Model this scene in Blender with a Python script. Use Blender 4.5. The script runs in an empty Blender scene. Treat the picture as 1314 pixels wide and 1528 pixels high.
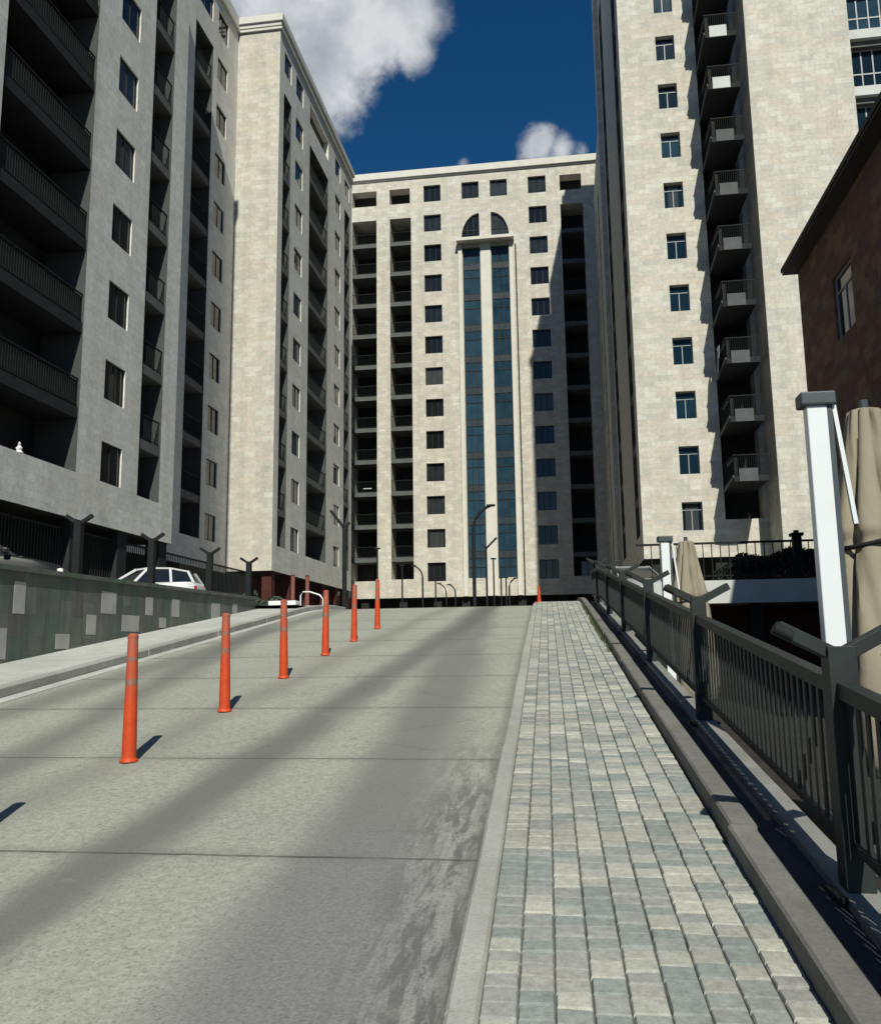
import bpy, math, random
from mathutils import Vector, Matrix
random.seed(11)
scene = bpy.context.scene
COL = scene.collection
R = math.radians
PI = math.pi

# ------------------------------------------------------------------ helpers
class MB:
    """collects faces and links them as one mesh object"""
    def __init__(s):
        s.v = []; s.f = []; s.m = []; s.tone = []
    def face(s, pts, mi=0, tone=0.5):
        i = len(s.v); s.v += [tuple(p) for p in pts]
        s.f.append(tuple(range(i, i + len(pts)))); s.m.append(mi); s.tone.append(tone)
    def box(s, x0, x1, y0, y1, z0, z1, mi=0, tone=0.5):
        i = len(s.v)
        s.v += [(x0,y0,z0),(x1,y0,z0),(x1,y1,z0),(x0,y1,z0),(x0,y0,z1),(x1,y0,z1),(x1,y1,z1),(x0,y1,z1)]
        for q in ((0,3,2,1),(4,5,6,7),(0,1,5,4),(1,2,6,5),(2,3,7,6),(3,0,4,7)):
            s.f.append(tuple(i + k for k in q)); s.m.append(mi); s.tone.append(tone)
    def hexa(s, p, mi=0, tone=0.5):
        i = len(s.v); s.v += [tuple(a) for a in p]
        for q in ((0,3,2,1),(4,5,6,7),(0,1,5,4),(1,2,6,5),(2,3,7,6),(3,0,4,7)):
            s.f.append(tuple(i + k for k in q)); s.m.append(mi); s.tone.append(tone)
    def bar(s, a, b, w, h, mi=0, up=(0,0,1)):
        a = Vector(a); b = Vector(b); d = (b - a).normalized(); u = Vector(up)
        if abs(d.dot(u)) > .95: u = Vector((0,1,0))
        sx = d.cross(u).normalized() * (w / 2); sz = sx.cross(d).normalized() * (h / 2)
        s.hexa([a-sx-sz, b-sx-sz, b+sx-sz, a+sx-sz, a-sx+sz, b-sx+sz, b+sx+sz, a+sx+sz], mi)
    def tube(s, pts, rad, n=10, mi=0, cap=True):
        pts = [Vector(p) for p in pts]
        if not isinstance(rad, (list, tuple)): rad = [rad] * len(pts)
        rings = []
        for k, p in enumerate(pts):
            d = (pts[min(k+1, len(pts)-1)] - pts[max(k-1, 0)]).normalized()
            u = Vector((0,0,1)) if abs(d.z) < .9 else Vector((1,0,0))
            a = d.cross(u).normalized(); b = a.cross(d)
            i = len(s.v)
            for j in range(n):
                t = 2*PI*j/n
                s.v.append(tuple(p + (a*math.cos(t) + b*math.sin(t))*rad[k]))
            rings.append(i)
        for k in range(len(rings)-1):
            for j in range(n):
                s.f.append((rings[k]+j, rings[k]+(j+1) % n, rings[k+1]+(j+1) % n, rings[k+1]+j)); s.m.append(mi); s.tone.append(.5)
        if cap:
            for r_ in (rings[0], rings[-1]):
                s.f.append(tuple(r_ + j for j in range(n))); s.m.append(mi); s.tone.append(.5)
    def lathe(s, prof, n=20, mi=0, c=(0,0,0), fold=None, cap=True):
        rings = []
        for (r_, z) in prof:
            i = len(s.v)
            for j in range(n):
                t = 2*PI*j/n
                q = r_ * (fold(t, z) if fold else 1)
                s.v.append((c[0]+q*math.cos(t), c[1]+q*math.sin(t), c[2]+z))
            rings.append(i)
        for k in range(len(rings)-1):
            for j in range(n):
                s.f.append((rings[k]+j, rings[k]+(j+1) % n, rings[k+1]+(j+1) % n, rings[k+1]+j)); s.m.append(mi); s.tone.append(.5)
        if cap:
            for r_ in (rings[0], rings[-1]):
                s.f.append(tuple(r_ + j for j in range(n))); s.m.append(mi); s.tone.append(.5)
    def mesh(s, name, mats, origin=(0,0,0), smooth=False, tone=False):
        me = bpy.data.meshes.new(name)
        o = Vector(origin)
        me.from_pydata([tuple(Vector(p) - o) for p in s.v], [], s.f)
        if not isinstance(mats, (list, tuple)): mats = [mats]
        for m in mats: me.materials.append(m)
        me.polygons.foreach_set('material_index', s.m)
        me.update()
        uv = me.uv_layers.new(name='UVMap')
        for p in me.polygons:
            n = p.normal
            for li in p.loop_indices:
                x, y, z = s.v[me.loops[li].vertex_index]
                if abs(n.z) > .75: uv.data[li].uv = (x, y)
                elif abs(n.x) > abs(n.y): uv.data[li].uv = (y + 3.3, z)
                else: uv.data[li].uv = (x, z)
        if tone:
            at = me.attributes.new('tone', 'FLOAT', 'FACE')
            at.data.foreach_set('value', s.tone)
        if smooth:
            for p in me.polygons: p.use_smooth = True
        return me
    def build(s, name, mats, parent=None, smooth=False, origin=None, bevel=0, tone=False):
        if origin is None: origin = (0,0,0)
        o = bpy.data.objects.new(name, s.mesh(name, mats, origin, smooth, tone))
        COL.objects.link(o)
        if parent: o.parent = parent
        if smooth:
            w = o.modifiers.new('split', 'EDGE_SPLIT'); w.split_angle = R(40)
        if bevel:
            b = o.modifiers.new('bevel', 'BEVEL'); b.width = bevel; b.segments = 2; b.limit_method = 'ANGLE'; b.angle_limit = R(40)
        return o

def tag(o, label=None, cat=None, group=None, kind=None):
    if label: o['label'] = label
    if cat: o['category'] = cat
    if group: o['group'] = group
    if kind: o['kind'] = kind
    return o

def thing(name, label, cat, loc=(0,0,0), rz=0, group=None):
    o = bpy.data.objects.new(name, None); COL.objects.link(o)
    o.location = loc; o.rotation_euler = (0,0,rz); o.empty_display_size = .3
    return tag(o, label, cat, group)

def copy_tree(o, parent=None):
    kids = list(o.children)
    c = o.copy(); COL.objects.link(c); c.parent = parent
    for k in kids: copy_tree(k, c)
    return c

# ------------------------------------------------------------------ materials
class NT:
    def __init__(s, tree): s.t = tree
    def n(s, typ, **kw):
        nd = s.t.nodes.new(typ)
        for k, v in kw.items():
            if k.startswith('i_'):
                key = k[2:]
                key = int(key) if key.isdigit() else key.replace('_', ' ')
                nd.inputs[key].default_value = v
            else: setattr(nd, k, v)
        return nd
    def l(s, a, b): s.t.links.new(a, b)
    def math(s, op, a, b=None, c=None, clamp=False):
        nd = s.t.nodes.new('ShaderNodeMath'); nd.operation = op; nd.use_clamp = clamp
        for i, x in enumerate((a, b, c)):
            if x is None: continue
            if isinstance(x, (int, float)): nd.inputs[i].default_value = x
            else: s.l(x, nd.inputs[i])
        return nd.outputs[0]
    def mix(s, fac, a, b, mode='MIX'):
        nd = s.t.nodes.new('ShaderNodeMix'); nd.data_type = 'RGBA'; nd.blend_type = mode
        for sock, x in ((nd.inputs[0], fac), (nd.inputs[6], a), (nd.inputs[7], b)):
            if isinstance(x, (int, float)): sock.default_value = x
            elif isinstance(x, tuple): sock.default_value = (*x, 1) if len(x) == 3 else x
            else: s.l(x, sock)
        return nd.outputs[2]
    def ramp(s, fac, stops, interp='LINEAR'):
        nd = s.t.nodes.new('ShaderNodeValToRGB'); cr = nd.color_ramp; cr.interpolation = interp
        while len(cr.elements) < len(stops): cr.elements.new(.5)
        for e, (p, c) in zip(cr.elements, stops):
            e.position = p; e.color = (*c, 1) if len(c) == 3 else c
        s.l(fac, nd.inputs[0]); return nd.outputs[0]
    def noise(s, vec, scale, detail=4, rough=.55, dist=0):
        nd = s.n('ShaderNodeTexNoise', i_Scale=scale, i_Detail=detail, i_Roughness=rough, i_Distortion=dist)
        if vec is not None: s.l(vec, nd.inputs['Vector'])
        return nd.outputs['Fac']

def new_mat(name, rough=.8, spec=.3, metal=0):
    m = bpy.data.materials.new(name); m.use_nodes = True
    b = m.node_tree.nodes['Principled BSDF']
    b.inputs['Roughness'].default_value = rough
    b.inputs['Specular IOR Level'].default_value = spec
    b.inputs['Metallic'].default_value = metal
    return m, NT(m.node_tree), b

def plain(name, col, rough=.7, spec=.3, metal=0, var=.12, scale=6, bump=0):
    m, t, b = new_mat(name, rough, spec, metal)
    co = t.n('ShaderNodeTexCoord').outputs['Object']
    f = t.noise(co, scale, 5)
    a = tuple(max(0, c*(1-var)) for c in col); d = tuple(c*(1+var) for c in col)
    t.l(t.ramp(f, [(.3, a), (.7, d)]), b.inputs['Base Color'])
    if bump:
        bn = t.n('ShaderNodeBump', i_Strength=bump, i_Distance=.01)
        t.l(t.noise(co, scale*12, 5), bn.inputs['Height']); t.l(bn.outputs[0], b.inputs['Normal'])
    return m

def stone_mat(name, tones, bw=.62, rh=.31, grey=0, blotch=.12):
    m, t, b = new_mat(name, .72, .3)
    uv = t.n('ShaderNodeTexCoord').outputs['UV']
    br = t.n('ShaderNodeTexBrick', i_Scale=1, i_Mortar_Size=.0045, i_Mortar_Smooth=.1, i_Bias=0, i_Brick_Width=bw, i_Row_Height=rh)
    br.offset = .37; br.offset_frequency = 2
    br.inputs['Color1'].default_value = (0,0,0,1); br.inputs['Color2'].default_value = (1,1,1,1); br.inputs['Mortar'].default_value = (.5,.5,.5,1)
    t.l(uv, br.inputs['Vector'])
    sep = t.n('ShaderNodeSeparateColor'); t.l(br.outputs['Color'], sep.inputs[0])
    n = len(tones)
    base = t.ramp(sep.outputs[0], [(k/n, c) for k, c in enumerate(tones)], 'CONSTANT')
    # big soft drifts of tone from batch to batch of stone, and veins
    big = t.noise(uv, .22, 3, .6)
    base = t.mix(t.math('MULTIPLY', big, .22), base, tuple(sum(c[i] for c in tones)/n*1.06 for i in range(3)))
    base = t.mix(.8, base, t.ramp(t.noise(uv, .9, 5, .62), [(.32, (.86,.855,.85)), (.62, (1.05,1.05,1.04))]), 'MULTIPLY')
    pink = t.noise(uv, .45, 2, .5)
    base = t.mix(t.math('MULTIPLY', t.ramp(pink, [(.55, (0,0,0)), (.72, (1,1,1))]), .22), base, (.62, .47, .37))
    vein = t.noise(uv, 5.5, 8, .65, .6)
    base = t.mix(.8, base, t.ramp(vein, [(.3, (.80,.79,.77)), (.6, (1.03,1.03,1.03))]), 'MULTIPLY')
    # rain streaks, longer than wide
    mp = t.n('ShaderNodeMapping'); mp.inputs['Scale'].default_value = (1.4, .06, 1); t.l(uv, mp.inputs['Vector'])
    st = t.noise(mp.outputs[0], 1.2, 5, .6)
    base = t.mix(.5, base, t.ramp(st, [(.36, (.82,.81,.80)), (.56, (1,1,1))]), 'MULTIPLY')
    base = t.mix(t.math('MULTIPLY', br.outputs['Fac'], .5), base, (.30,.28,.245))
    t.l(base, b.inputs['Base Color'])
    bn = t.n('ShaderNodeBump', i_Strength=.5, i_Distance=.006)
    hgt = t.math('ADD', t.math('MULTIPLY', br.outputs['Fac'], -.8), t.math('ADD', t.math('MULTIPLY', sep.outputs[0], .25), t.math('MULTIPLY', vein, .5)))
    t.l(hgt, bn.inputs['Height']); t.l(bn.outputs[0], b.inputs['Normal'])
    return m

CREAM = [(.625,.59,.50), (.575,.55,.472), (.655,.627,.545), (.625,.56,.475), (.555,.535,.47), (.675,.655,.58), (.595,.566,.488)]
M_stone = stone_mat('cream_stone_cladding', CREAM)
M_stone_bright = stone_mat('brightened_stone_cladding', [(.77,.765,.695), (.71,.71,.645), (.80,.795,.735), (.77,.74,.675), (.74,.745,.68)], .55, .27)  # cream cladding again, with grazing sunlight brightened into its colour
M_trim = plain('pale_cornice_stone', (.66,.635,.56), .7, var=.06, scale=1.2)
M_recess = plain('balcony_recess_shade', (.022,.024,.023), .8, var=.2, scale=.6)  # balcony back walls: deep recess shade put into this near-black colour
M_slab = plain('grey_slab_paint', (.105,.112,.106), .75, var=.15, scale=1.5)
M_dslab = plain('dark_slab_paint', (.030,.033,.034), .85, .12, var=.2, scale=1.5)
M_metal = plain('charcoal_metal', (.016,.019,.018), .7, .18, var=.15, scale=8)
M_rail = plain('graphite_railing_paint', (.023,.029,.027), .6, .28, var=.15, scale=9)
M_fdark = plain('dark_window_frame', (.022,.021,.019), .6, .25, var=.1)
M_fwhite = plain('pale_window_frame', (.30,.32,.33), .45, .4, var=.06)
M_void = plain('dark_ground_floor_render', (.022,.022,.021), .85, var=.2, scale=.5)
M_redwall = plain('oxblood_render', (.075,.022,.016), .8, var=.2, scale=1.5)
M_white = plain('white_powder_coat', (.78,.80,.80), .35, .5, var=.03, scale=3)
M_jamb = plain('grey_balcony_jamb', (.075,.08,.075), .8, .2, var=.15, scale=1)
M_greyp = plain('shade_grey_panel', (.095,.10,.10), .7, .2, var=.15, scale=2)
M_capg = plain('slate_plastic_cap', (.06,.075,.082), .45, .4, var=.08)
M_black = plain('black_rubber', (.012,.012,.013), .7, .3, var=.2)
M_soil = plain('bare_ground', (.16,.145,.12), .95, var=.25, scale=.4)
M_plaza = plain('pale_plaza_concrete', (.27,.265,.24), .9, var=.15, scale=.6, bump=.2)
M_lot = plain('parking_asphalt', (.07,.07,.068), .9, var=.2, scale=1.2, bump=.3)
M_deck = plain('dark_decking', (.035,.03,.026), .8, var=.3, scale=2.5)
M_fascia = plain('pale_deck_fascia', (.56,.57,.54), .75, var=.08, scale=1.2)
M_roof = plain('brown_roof_sheet', (.045,.038,.033), .7, var=.15, scale=2)

def glass_mat(name, a, c, rough=.06, spec=.5):
    m, t, b = new_mat(name, rough, spec)
    oi = t.n('ShaderNodeObjectInfo').outputs['Random']
    co = t.n('ShaderNodeTexCoord').outputs['Object']
    n = t.noise(co, 1.1, 2)
    f = t.math('ADD', t.math('MULTIPLY', oi, .75), t.math('MULTIPLY', n, .3))
    sp = t.n('ShaderNodeSeparateXYZ'); t.l(co, sp.inputs[0])
    base = t.ramp(f, [(.15, a), (.7, c), (.92, tuple(x*2.2+.012 for x in c))])
    # net curtains or blinds drawn part of the way in a few rooms
    rnd = t.math('FRACT', t.math('MULTIPLY', oi, 37.7)); on = t.math('GREATER_THAN', rnd, .80)
    edge = t.math('GREATER_THAN', t.math('FRACT', t.math('MULTIPLY', oi, 91.3)), t.math('ABSOLUTE', sp.outputs[0]))
    base = t.mix(t.math('MULTIPLY', t.math('MULTIPLY', on, edge), .55), base, (.085,.09,.088))
    t.l(base, b.inputs['Base Color'])
    return m
M_glass = glass_mat('dark_window_glass', (.006,.007,.007), (.014,.018,.02))
M_glassb = glass_mat('blue_tinted_glass', (.004,.013,.02), (.007,.024,.038), .08, .3)
M_glassl = glass_mat('grey_window_glass', (.02,.024,.028), (.035,.042,.05), .08)
M_spandrel = plain('slate_blue_spandrel', (.035,.048,.055), .3, .35, var=.12, scale=.8)

# road asphalt: worn, with tyre-dark wheel tracks, cast joints every 2.1 m and cement smears by the kerb
SX = -.0207; G = .1187; H = 1.65
def road_mat():
    m, t, b = new_mat('dusty_asphalt', .9, .2)
    co = t.n('ShaderNodeTexCoord').outputs['Object']
    sp = t.n('ShaderNodeSeparateXYZ'); t.l(co, sp.inputs[0])
    x0, y = sp.outputs[0], sp.outputs[1]
    xr = t.math('SUBTRACT', x0, t.math('MULTIPLY', y, SX))
    mp = t.n('ShaderNodeMapping'); mp.inputs['Scale'].default_value = (1.0, .22, 1); t.l(co, mp.inputs['Vector'])
    wob = t.noise(mp.outputs[0], 1.1, 4, .6)
    xw = t.math('ADD', xr, t.math('MULTIPLY', t.math('SUBTRACT', wob, .5), .55))
    fine = t.noise(co, 62, 4, .75); mid = t.noise(co, 22, 5, .65); big = t.noise(co, .8, 4, .6)
    base = t.ramp(mid, [(.3, (.285,.287,.238)), (.7, (.425,.426,.368))])
    base = t.mix(.9, base, t.ramp(fine, [(.30, (.45,.45,.44)), (.45, (.98,.98,.98)), (.68, (1.2,1.2,1.18))]), 'MULTIPLY')
    base = t.mix(.55, base, t.ramp(big, [(.3, (.82,.82,.84)), (.7, (1.08,1.08,1.05))]), 'MULTIPLY')
    def band(c, hw, soft, amt, col, dr):
        d = t.math('ABSOLUTE', t.math('SUBTRACT', t.math('SUBTRACT', xw, t.math('MULTIPLY', y, dr)), c))
        nd = t.n('ShaderNodeMapRange'); nd.interpolation_type = 'SMOOTHSTEP'
        t.l(d, nd.inputs[0]); nd.inputs[1].default_value = hw + soft; nd.inputs[2].default_value = hw - soft*.6
        nd.inputs[3].default_value = 0; nd.inputs[4].default_value = amt
        return nd.outputs[0], col
    out = base
    for c, hw, soft, amt, col, dr in ((-2.66,.20,.26,.86,(.13,.13,.118),.05), (-.88,.32,.28,.80,(.15,.148,.138),-.035), (-3.2,.18,.34,.80,(.14,.14,.125),-.162), (-5.75,.22,.30,.7,(.15,.15,.135),0), (-3.85,.12,.30,.5,(.16,.16,.142),.05)):
        f, cc = band(c, hw, soft, amt, col, dr)
        f = t.math('MULTIPLY', f, t.ramp(mid, [(.15, (.72,.72,.72)), (.75, (1,1,1))]))
        out = t.mix(f, out, cc)
    # purple-grey coarse worn lane near the camera
    d1 = t.n('ShaderNodeMapRange'); d1.interpolation_type = 'SMOOTHSTEP'; t.l(xr, d1.inputs[0]); d1.inputs[1].default_value = -1.75; d1.inputs[2].default_value = -1.0
    d2 = t.n('ShaderNodeMapRange'); d2.interpolation_type = 'SMOOTHSTEP'; t.l(y, d2.inputs[0]); d2.inputs[1].default_value = 6.8; d2.inputs[2].default_value = 3.6
    out = t.mix(t.math('MULTIPLY', t.math('MULTIPLY', d1.outputs[0], d2.outputs[0]), .66), out, t.ramp(fine, [(.3, (.135,.13,.137)), (.7, (.30,.292,.30))]))
    # cement smears beside the kerb
    mp2 = t.n('ShaderNodeMapping'); mp2.inputs['Scale'].default_value = (9, 1.3, 1); t.l(co, mp2.inputs['Vector'])
    sm = t.noise(mp2.outputs[0], 1.5, 7, .72, .4)
    d3 = t.n('ShaderNodeMapRange'); d3.interpolation_type = 'SMOOTHSTEP'; t.l(xr, d3.inputs[0]); d3.inputs[1].default_value = -.98; d3.inputs[2].default_value = -.55
    d4 = t.n('ShaderNodeMapRange'); d4.interpolation_type = 'SMOOTHSTEP'; t.l(y, d4.inputs[0]); d4.inputs[1].default_value = 8.5; d4.inputs[2].default_value = 5.0
    d34 = t.math('MULTIPLY', d3.outputs[0], d4.outputs[0])
    out = t.mix(t.math('MULTIPLY', t.math('MULTIPLY', t.ramp(sm, [(.47, (0,0,0)), (.56, (1,1,1))]), d34), .75), out, (.11,.107,.105))
    out = t.mix(t.math('MULTIPLY', t.math('MULTIPLY', t.ramp(sm, [(.36, (1,1,1)), (.44, (0,0,0))]), d34), .6), out, (.36,.355,.32))
    # dirt line where the road meets the kerb
    d5 = t.n('ShaderNodeMapRange'); t.l(xr, d5.inputs[0]); d5.inputs[1].default_value = -.50; d5.inputs[2].default_value = -.41
    out = t.mix(t.math('MULTIPLY', d5.outputs[0], .5), out, (.13,.125,.11))
    # oil drips, hairline cracks, patches of dried mud
    spots = t.n('ShaderNodeTexVoronoi', i_Scale=2.6, i_Randomness=1.0); t.l(co, spots.inputs['Vector'])
    sr = t.n('ShaderNodeSeparateColor'); t.l(spots.outputs['Color'], sr.inputs[0])
    sz = t.math('MULTIPLY', t.math('GREATER_THAN', sr.outputs[0], .72), t.math('MULTIPLY', sr.outputs[1], .075))
    sf_ = t.math('LESS_THAN', t.math('ADD', spots.outputs['Distance'], t.math('MULTIPLY', t.math('SUBTRACT', mid, .5), .06)), sz)
    out = t.mix(t.math('MULTIPLY', sf_, .45), out, (.10,.098,.09))
    ck = t.n('ShaderNodeTexVoronoi', i_Scale=.55, feature='DISTANCE_TO_EDGE'); wv = t.n('ShaderNodeVectorMath', operation='ADD'); wn = t.n('ShaderNodeTexNoise', i_Scale=3.0, i_Detail=6, i_Roughness=.7); t.l(co, wn.inputs['Vector'])
    t.l(co, wv.inputs[0]); ws = t.n('ShaderNodeVectorMath', operation='SCALE'); t.l(wn.outputs['Color'], ws.inputs[0]); ws.inputs['Scale'].default_value = .5; t.l(ws.outputs[0], wv.inputs[1]); t.l(wv.outputs[0], ck.inputs['Vector'])
    cf = t.math('MULTIPLY', t.math('LESS_THAN', ck.outputs['Distance'], .0035), t.ramp(t.noise(co, .5, 2), [(.5, (0,0,0)), (.58, (1,1,1))]))
    out = t.mix(t.math('MULTIPLY', cf, .45), out, (.09,.088,.08))
    mud = t.ramp(t.noise(co, 1.9, 8, .72, .5), [(.60, (0,0,0)), (.72, (1,1,1))])
    out = t.mix(t.math('MULTIPLY', mud, .32), out, (.43,.415,.34))
    # transverse joints
    jy = t.math('ADD', y, t.math('MULTIPLY', t.math('SUBTRACT', t.noise(co, 2.3, 3), .5), .03))
    ph = t.math('ABSOLUTE', t.math('SUBTRACT', t.math('FRACT', t.math('DIVIDE', t.math('SUBTRACT', jy, 4.76-1.065), 2.13)), .5))
    jn = t.n('ShaderNodeMapRange'); t.l(ph, jn.inputs[0]); jn.inputs[1].default_value = .0085; jn.inputs[2].default_value = .0035
    jf = t.math('MULTIPLY', jn.outputs[0], t.ramp(t.noise(co, 1.7, 3), [(.3, (.35,.35,.35)), (.6, (1,1,1))]))
    jd = t.n('ShaderNodeMapRange'); t.l(ph, jd.inputs[0]); jd.inputs[1].default_value = .055; jd.inputs[2].default_value = 0
    out = t.mix(t.math('MULTIPLY', t.math('MULTIPLY', jd.outputs[0], t.ramp(t.noise(co, 2.4, 6, .7), [(.35, (0,0,0)), (.65, (1,1,1))])), .55), out, (.15,.147,.13))
    out = t.mix(t.math('MULTIPLY', jf, .62), out, (.05,.048,.045))
    t.l(out, b.inputs['Base Color'])
    bn = t.n('ShaderNodeBump', i_Strength=.55, i_Distance=.008)
    hh = t.math('ADD', t.math('ADD', fine, t.math('MULTIPLY', mid, .6)), t.math('MULTIPLY', jf, -1.5))
    t.l(hh, bn.inputs['Height']); t.l(bn.outputs[0], b.inputs['Normal'])
    return m
M_road = road_mat()

def concrete(name, a, c, rough=.9, big=.7):
    m, t, b = new_mat(name, rough, .2)
    co = t.n('ShaderNodeTexCoord').outputs['Object']
    n1 = t.noise(co, 3.5, 7, .65); n2 = t.noise(co, 60, 4, .7); n3 = t.noise(co, big, 3)
    col = t.ramp(n1, [(.3, a), (.7, c)])
    col = t.mix(.7, col, t.ramp(n2, [(.3, (.72,.72,.71)), (.55, (1.02,1.02,1.02))]), 'MULTIPLY')
    col = t.mix(.6, col, t.ramp(n3, [(.35, (.78,.78,.76)), (.6, (1.04,1.04,1.03))]), 'MULTIPLY')
    t.l(col, b.inputs['Base Color'])
    bn = t.n('ShaderNodeBump', i_Strength=.45, i_Distance=.008)
    t.l(t.math('ADD', n1, n2), bn.inputs['Height']); t.l(bn.outputs[0], b.inputs['Normal'])
    return m
M_kerb = concrete('pale_kerb_concrete', (.36,.355,.32), (.46,.455,.41))
M_granite = concrete('brown_grey_kerb_stone', (.155,.148,.135), (.235,.225,.205))
M_channel = concrete('dark_channel_concrete', (.055,.055,.06), (.095,.095,.10))  # dark concrete, used in the drain channel and on the ramp side
M_plinth = concrete('light_plinth_concrete', (.22,.22,.205), (.30,.298,.28))
M_lpave = concrete('left_pavement_concrete', (.47,.475,.435), (.58,.58,.54))
M_joint = concrete('sandy_joint', (.12,.117,.104), (.17,.166,.148))

def paver_mat():
    m, t, b = new_mat('mixed_pavers', .85, .2)
    at = t.n('ShaderNodeAttribute', attribute_name='tone').outputs['Fac']
    co = t.n('ShaderNodeTexCoord').outputs['Object']
    tones = [(.41,.405,.36), (.45,.445,.395), (.33,.338,.315), (.285,.31,.292), (.37,.362,.33), (.265,.293,.28), (.43,.428,.38), (.345,.342,.325), (.49,.482,.425), (.31,.325,.305)]
    base = t.ramp(at, [(k/len(tones), c) for k, c in enumerate(tones)], 'CONSTANT')
    n1 = t.noise(co, 26, 6, .7); n2 = t.noise(co, 130, 3, .7); n3 = t.noise(co, 1.1, 4)
    base = t.mix(.9, base, t.ramp(n1, [(.28, (.70,.70,.69)), (.62, (1.12,1.12,1.1))]), 'MULTIPLY')
    base = t.mix(.7, base, t.ramp(n2, [(.3, (.75,.75,.75)), (.55, (1.03,1.03,1.03))]), 'MULTIPLY')
    base = t.mix(.6, base, t.ramp(n3, [(.35, (.84,.83,.80)), (.62, (1.06,1.06,1.04))]), 'MULTIPLY')
    t.l(base, b.inputs['Base Color'])
    bn = t.n('ShaderNodeBump', i_Strength=.5, i_Distance=.006)
    t.l(t.math('ADD', n1, t.math('MULTIPLY', n2, .5)), bn.inputs['Height']); t.l(bn.outputs[0], b.inputs['Normal'])
    return m
M_paver = paver_mat()

def panel_wall_mat():
    m, t, b = new_mat('green_grey_panels', .6, .35)
    uv = t.n('ShaderNodeTexCoord').outputs['UV']
    mp = t.n('ShaderNodeMapping'); mp.inputs['Rotation'].default_value = (0,0,PI/2); t.l(uv, mp.inputs['Vector'])
    br = t.n('ShaderNodeTexBrick', i_Scale=1, i_Mortar_Size=.003, i_Brick_Width=.62, i_Row_Height=.33)
    br.offset = .43; br.inputs['Color1'].default_value = (0,0,0,1); br.inputs['Color2'].default_value = (1,1,1,1); br.inputs['Mortar'].default_value = (.4,.4,.4,1)
    t.l(mp.outputs[0], br.inputs['Vector'])
    sep = t.n('ShaderNodeSeparateColor'); t.l(br.outputs['Color'], sep.inputs[0])
    base = t.ramp(sep.outputs[0], [(0,(.115,.14,.12)), (.25,(.135,.137,.125)), (.45,(.10,.145,.115)), (.65,(.15,.168,.146)), (.85,(.135,.128,.12))], 'CONSTANT')
    n = t.noise(uv, 3, 6, .65)
    base = t.mix(.7, base, t.ramp(n, [(.3, (.75,.75,.75)), (.65, (1.15,1.15,1.15))]), 'MULTIPLY')
    base = t.mix(t.math('MULTIPLY', br.outputs['Fac'], .6), base, (.045,.05,.045))
    mp2 = t.n('ShaderNodeMapping'); mp2.inputs['Scale'].default_value = (2.2,.25,1); t.l(uv, mp2.inputs['Vector'])
    base = t.mix(.7, base, t.ramp(t.noise(mp2.outputs[0], 2, 6, .65), [(.35, (.62,.63,.61)), (.6, (1.1,1.1,1.08))]), 'MULTIPLY')
    t.l(base, b.inputs['Base Color'])
    bn = t.n('ShaderNodeBump', i_Strength=.4, i_Distance=.006); t.l(t.math('ADD', t.math('MULTIPLY', br.outputs['Fac'], -1), sep.outputs[0]), bn.inputs['Height']); t.l(bn.outputs[0], b.inputs['Normal'])
    return m
M_panel = panel_wall_mat()
M_ptile = plain('pale_inset_tile', (.43,.42,.40), .7, var=.12, scale=4)

def tuff_mat():
    m, t, b = new_mat('brown_tuff_blocks', .9, .15)
    uv = t.n('ShaderNodeTexCoord').outputs['UV']
    br = t.n('ShaderNodeTexBrick', i_Scale=1, i_Mortar_Size=.008, i_Brick_Width=.55, i_Row_Height=.3)
    br.inputs['Color1'].default_value = (0,0,0,1); br.inputs['Color2'].default_value = (1,1,1,1); br.inputs['Mortar'].default_value = (.3,.3,.3,1)
    t.l(uv, br.inputs['Vector'])
    sep = t.n('ShaderNodeSeparateColor'); t.l(br.outputs['Color'], sep.inputs[0])
    base = t.ramp(sep.outputs[0], [(0,(.17,.092,.068)), (.25,(.20,.13,.088)), (.5,(.15,.088,.070)), (.7,(.22,.135,.08)), (.85,(.14,.098,.082))], 'CONSTANT')
    n = t.noise(uv, 4, 7, .7)
    base = t.mix(.8, base, t.ramp(n, [(.3, (.6,.6,.6)), (.7, (1.25,1.2,1.15))]), 'MULTIPLY')
    t.l(base, b.inputs['Base Color'])
    bn = t.n('ShaderNodeBump', i_Strength=.6, i_Distance=.02)
    t.l(t.math('ADD', n, t.math('MULTIPLY', br.outputs['Fac'], -.6)), bn.inputs['Height']); t.l(bn.outputs[0], b.inputs['Normal'])
    return m
M_tuff = tuff_mat()

def orange_mat():
    m, t, b = new_mat('faded_orange_plastic', .5, .4)
    co = t.n('ShaderNodeTexCoord').outputs['Object']
    sp = t.n('ShaderNodeSeparateXYZ'); t.l(co, sp.inputs[0])
    n = t.noise(co, 14, 6, .65)
    col = t.ramp(n, [(.3, (.52,.05,.011)), (.7, (.62,.08,.018))])
    up = t.n('ShaderNodeMapRange'); t.l(sp.outputs[2], up.inputs[0]); up.inputs[1].default_value = .45; up.inputs[2].default_value = .85
    # sun-bleached and road-grimed towards the top
    grim = t.math('MULTIPLY', up.outputs[0], t.ramp(t.noise(co, 9, 5), [(.35, (.3,.3,.3)), (.6, (.8,.8,.8))]))
    col = t.mix(grim, col, (.33,.125,.085))
    t.l(col, b.inputs['Base Color'])
    return m
M_orange = orange_mat()
M_band = plain('worn_reflective_band', (.26,.13,.095), .5, .4, var=.2, scale=20)

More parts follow.
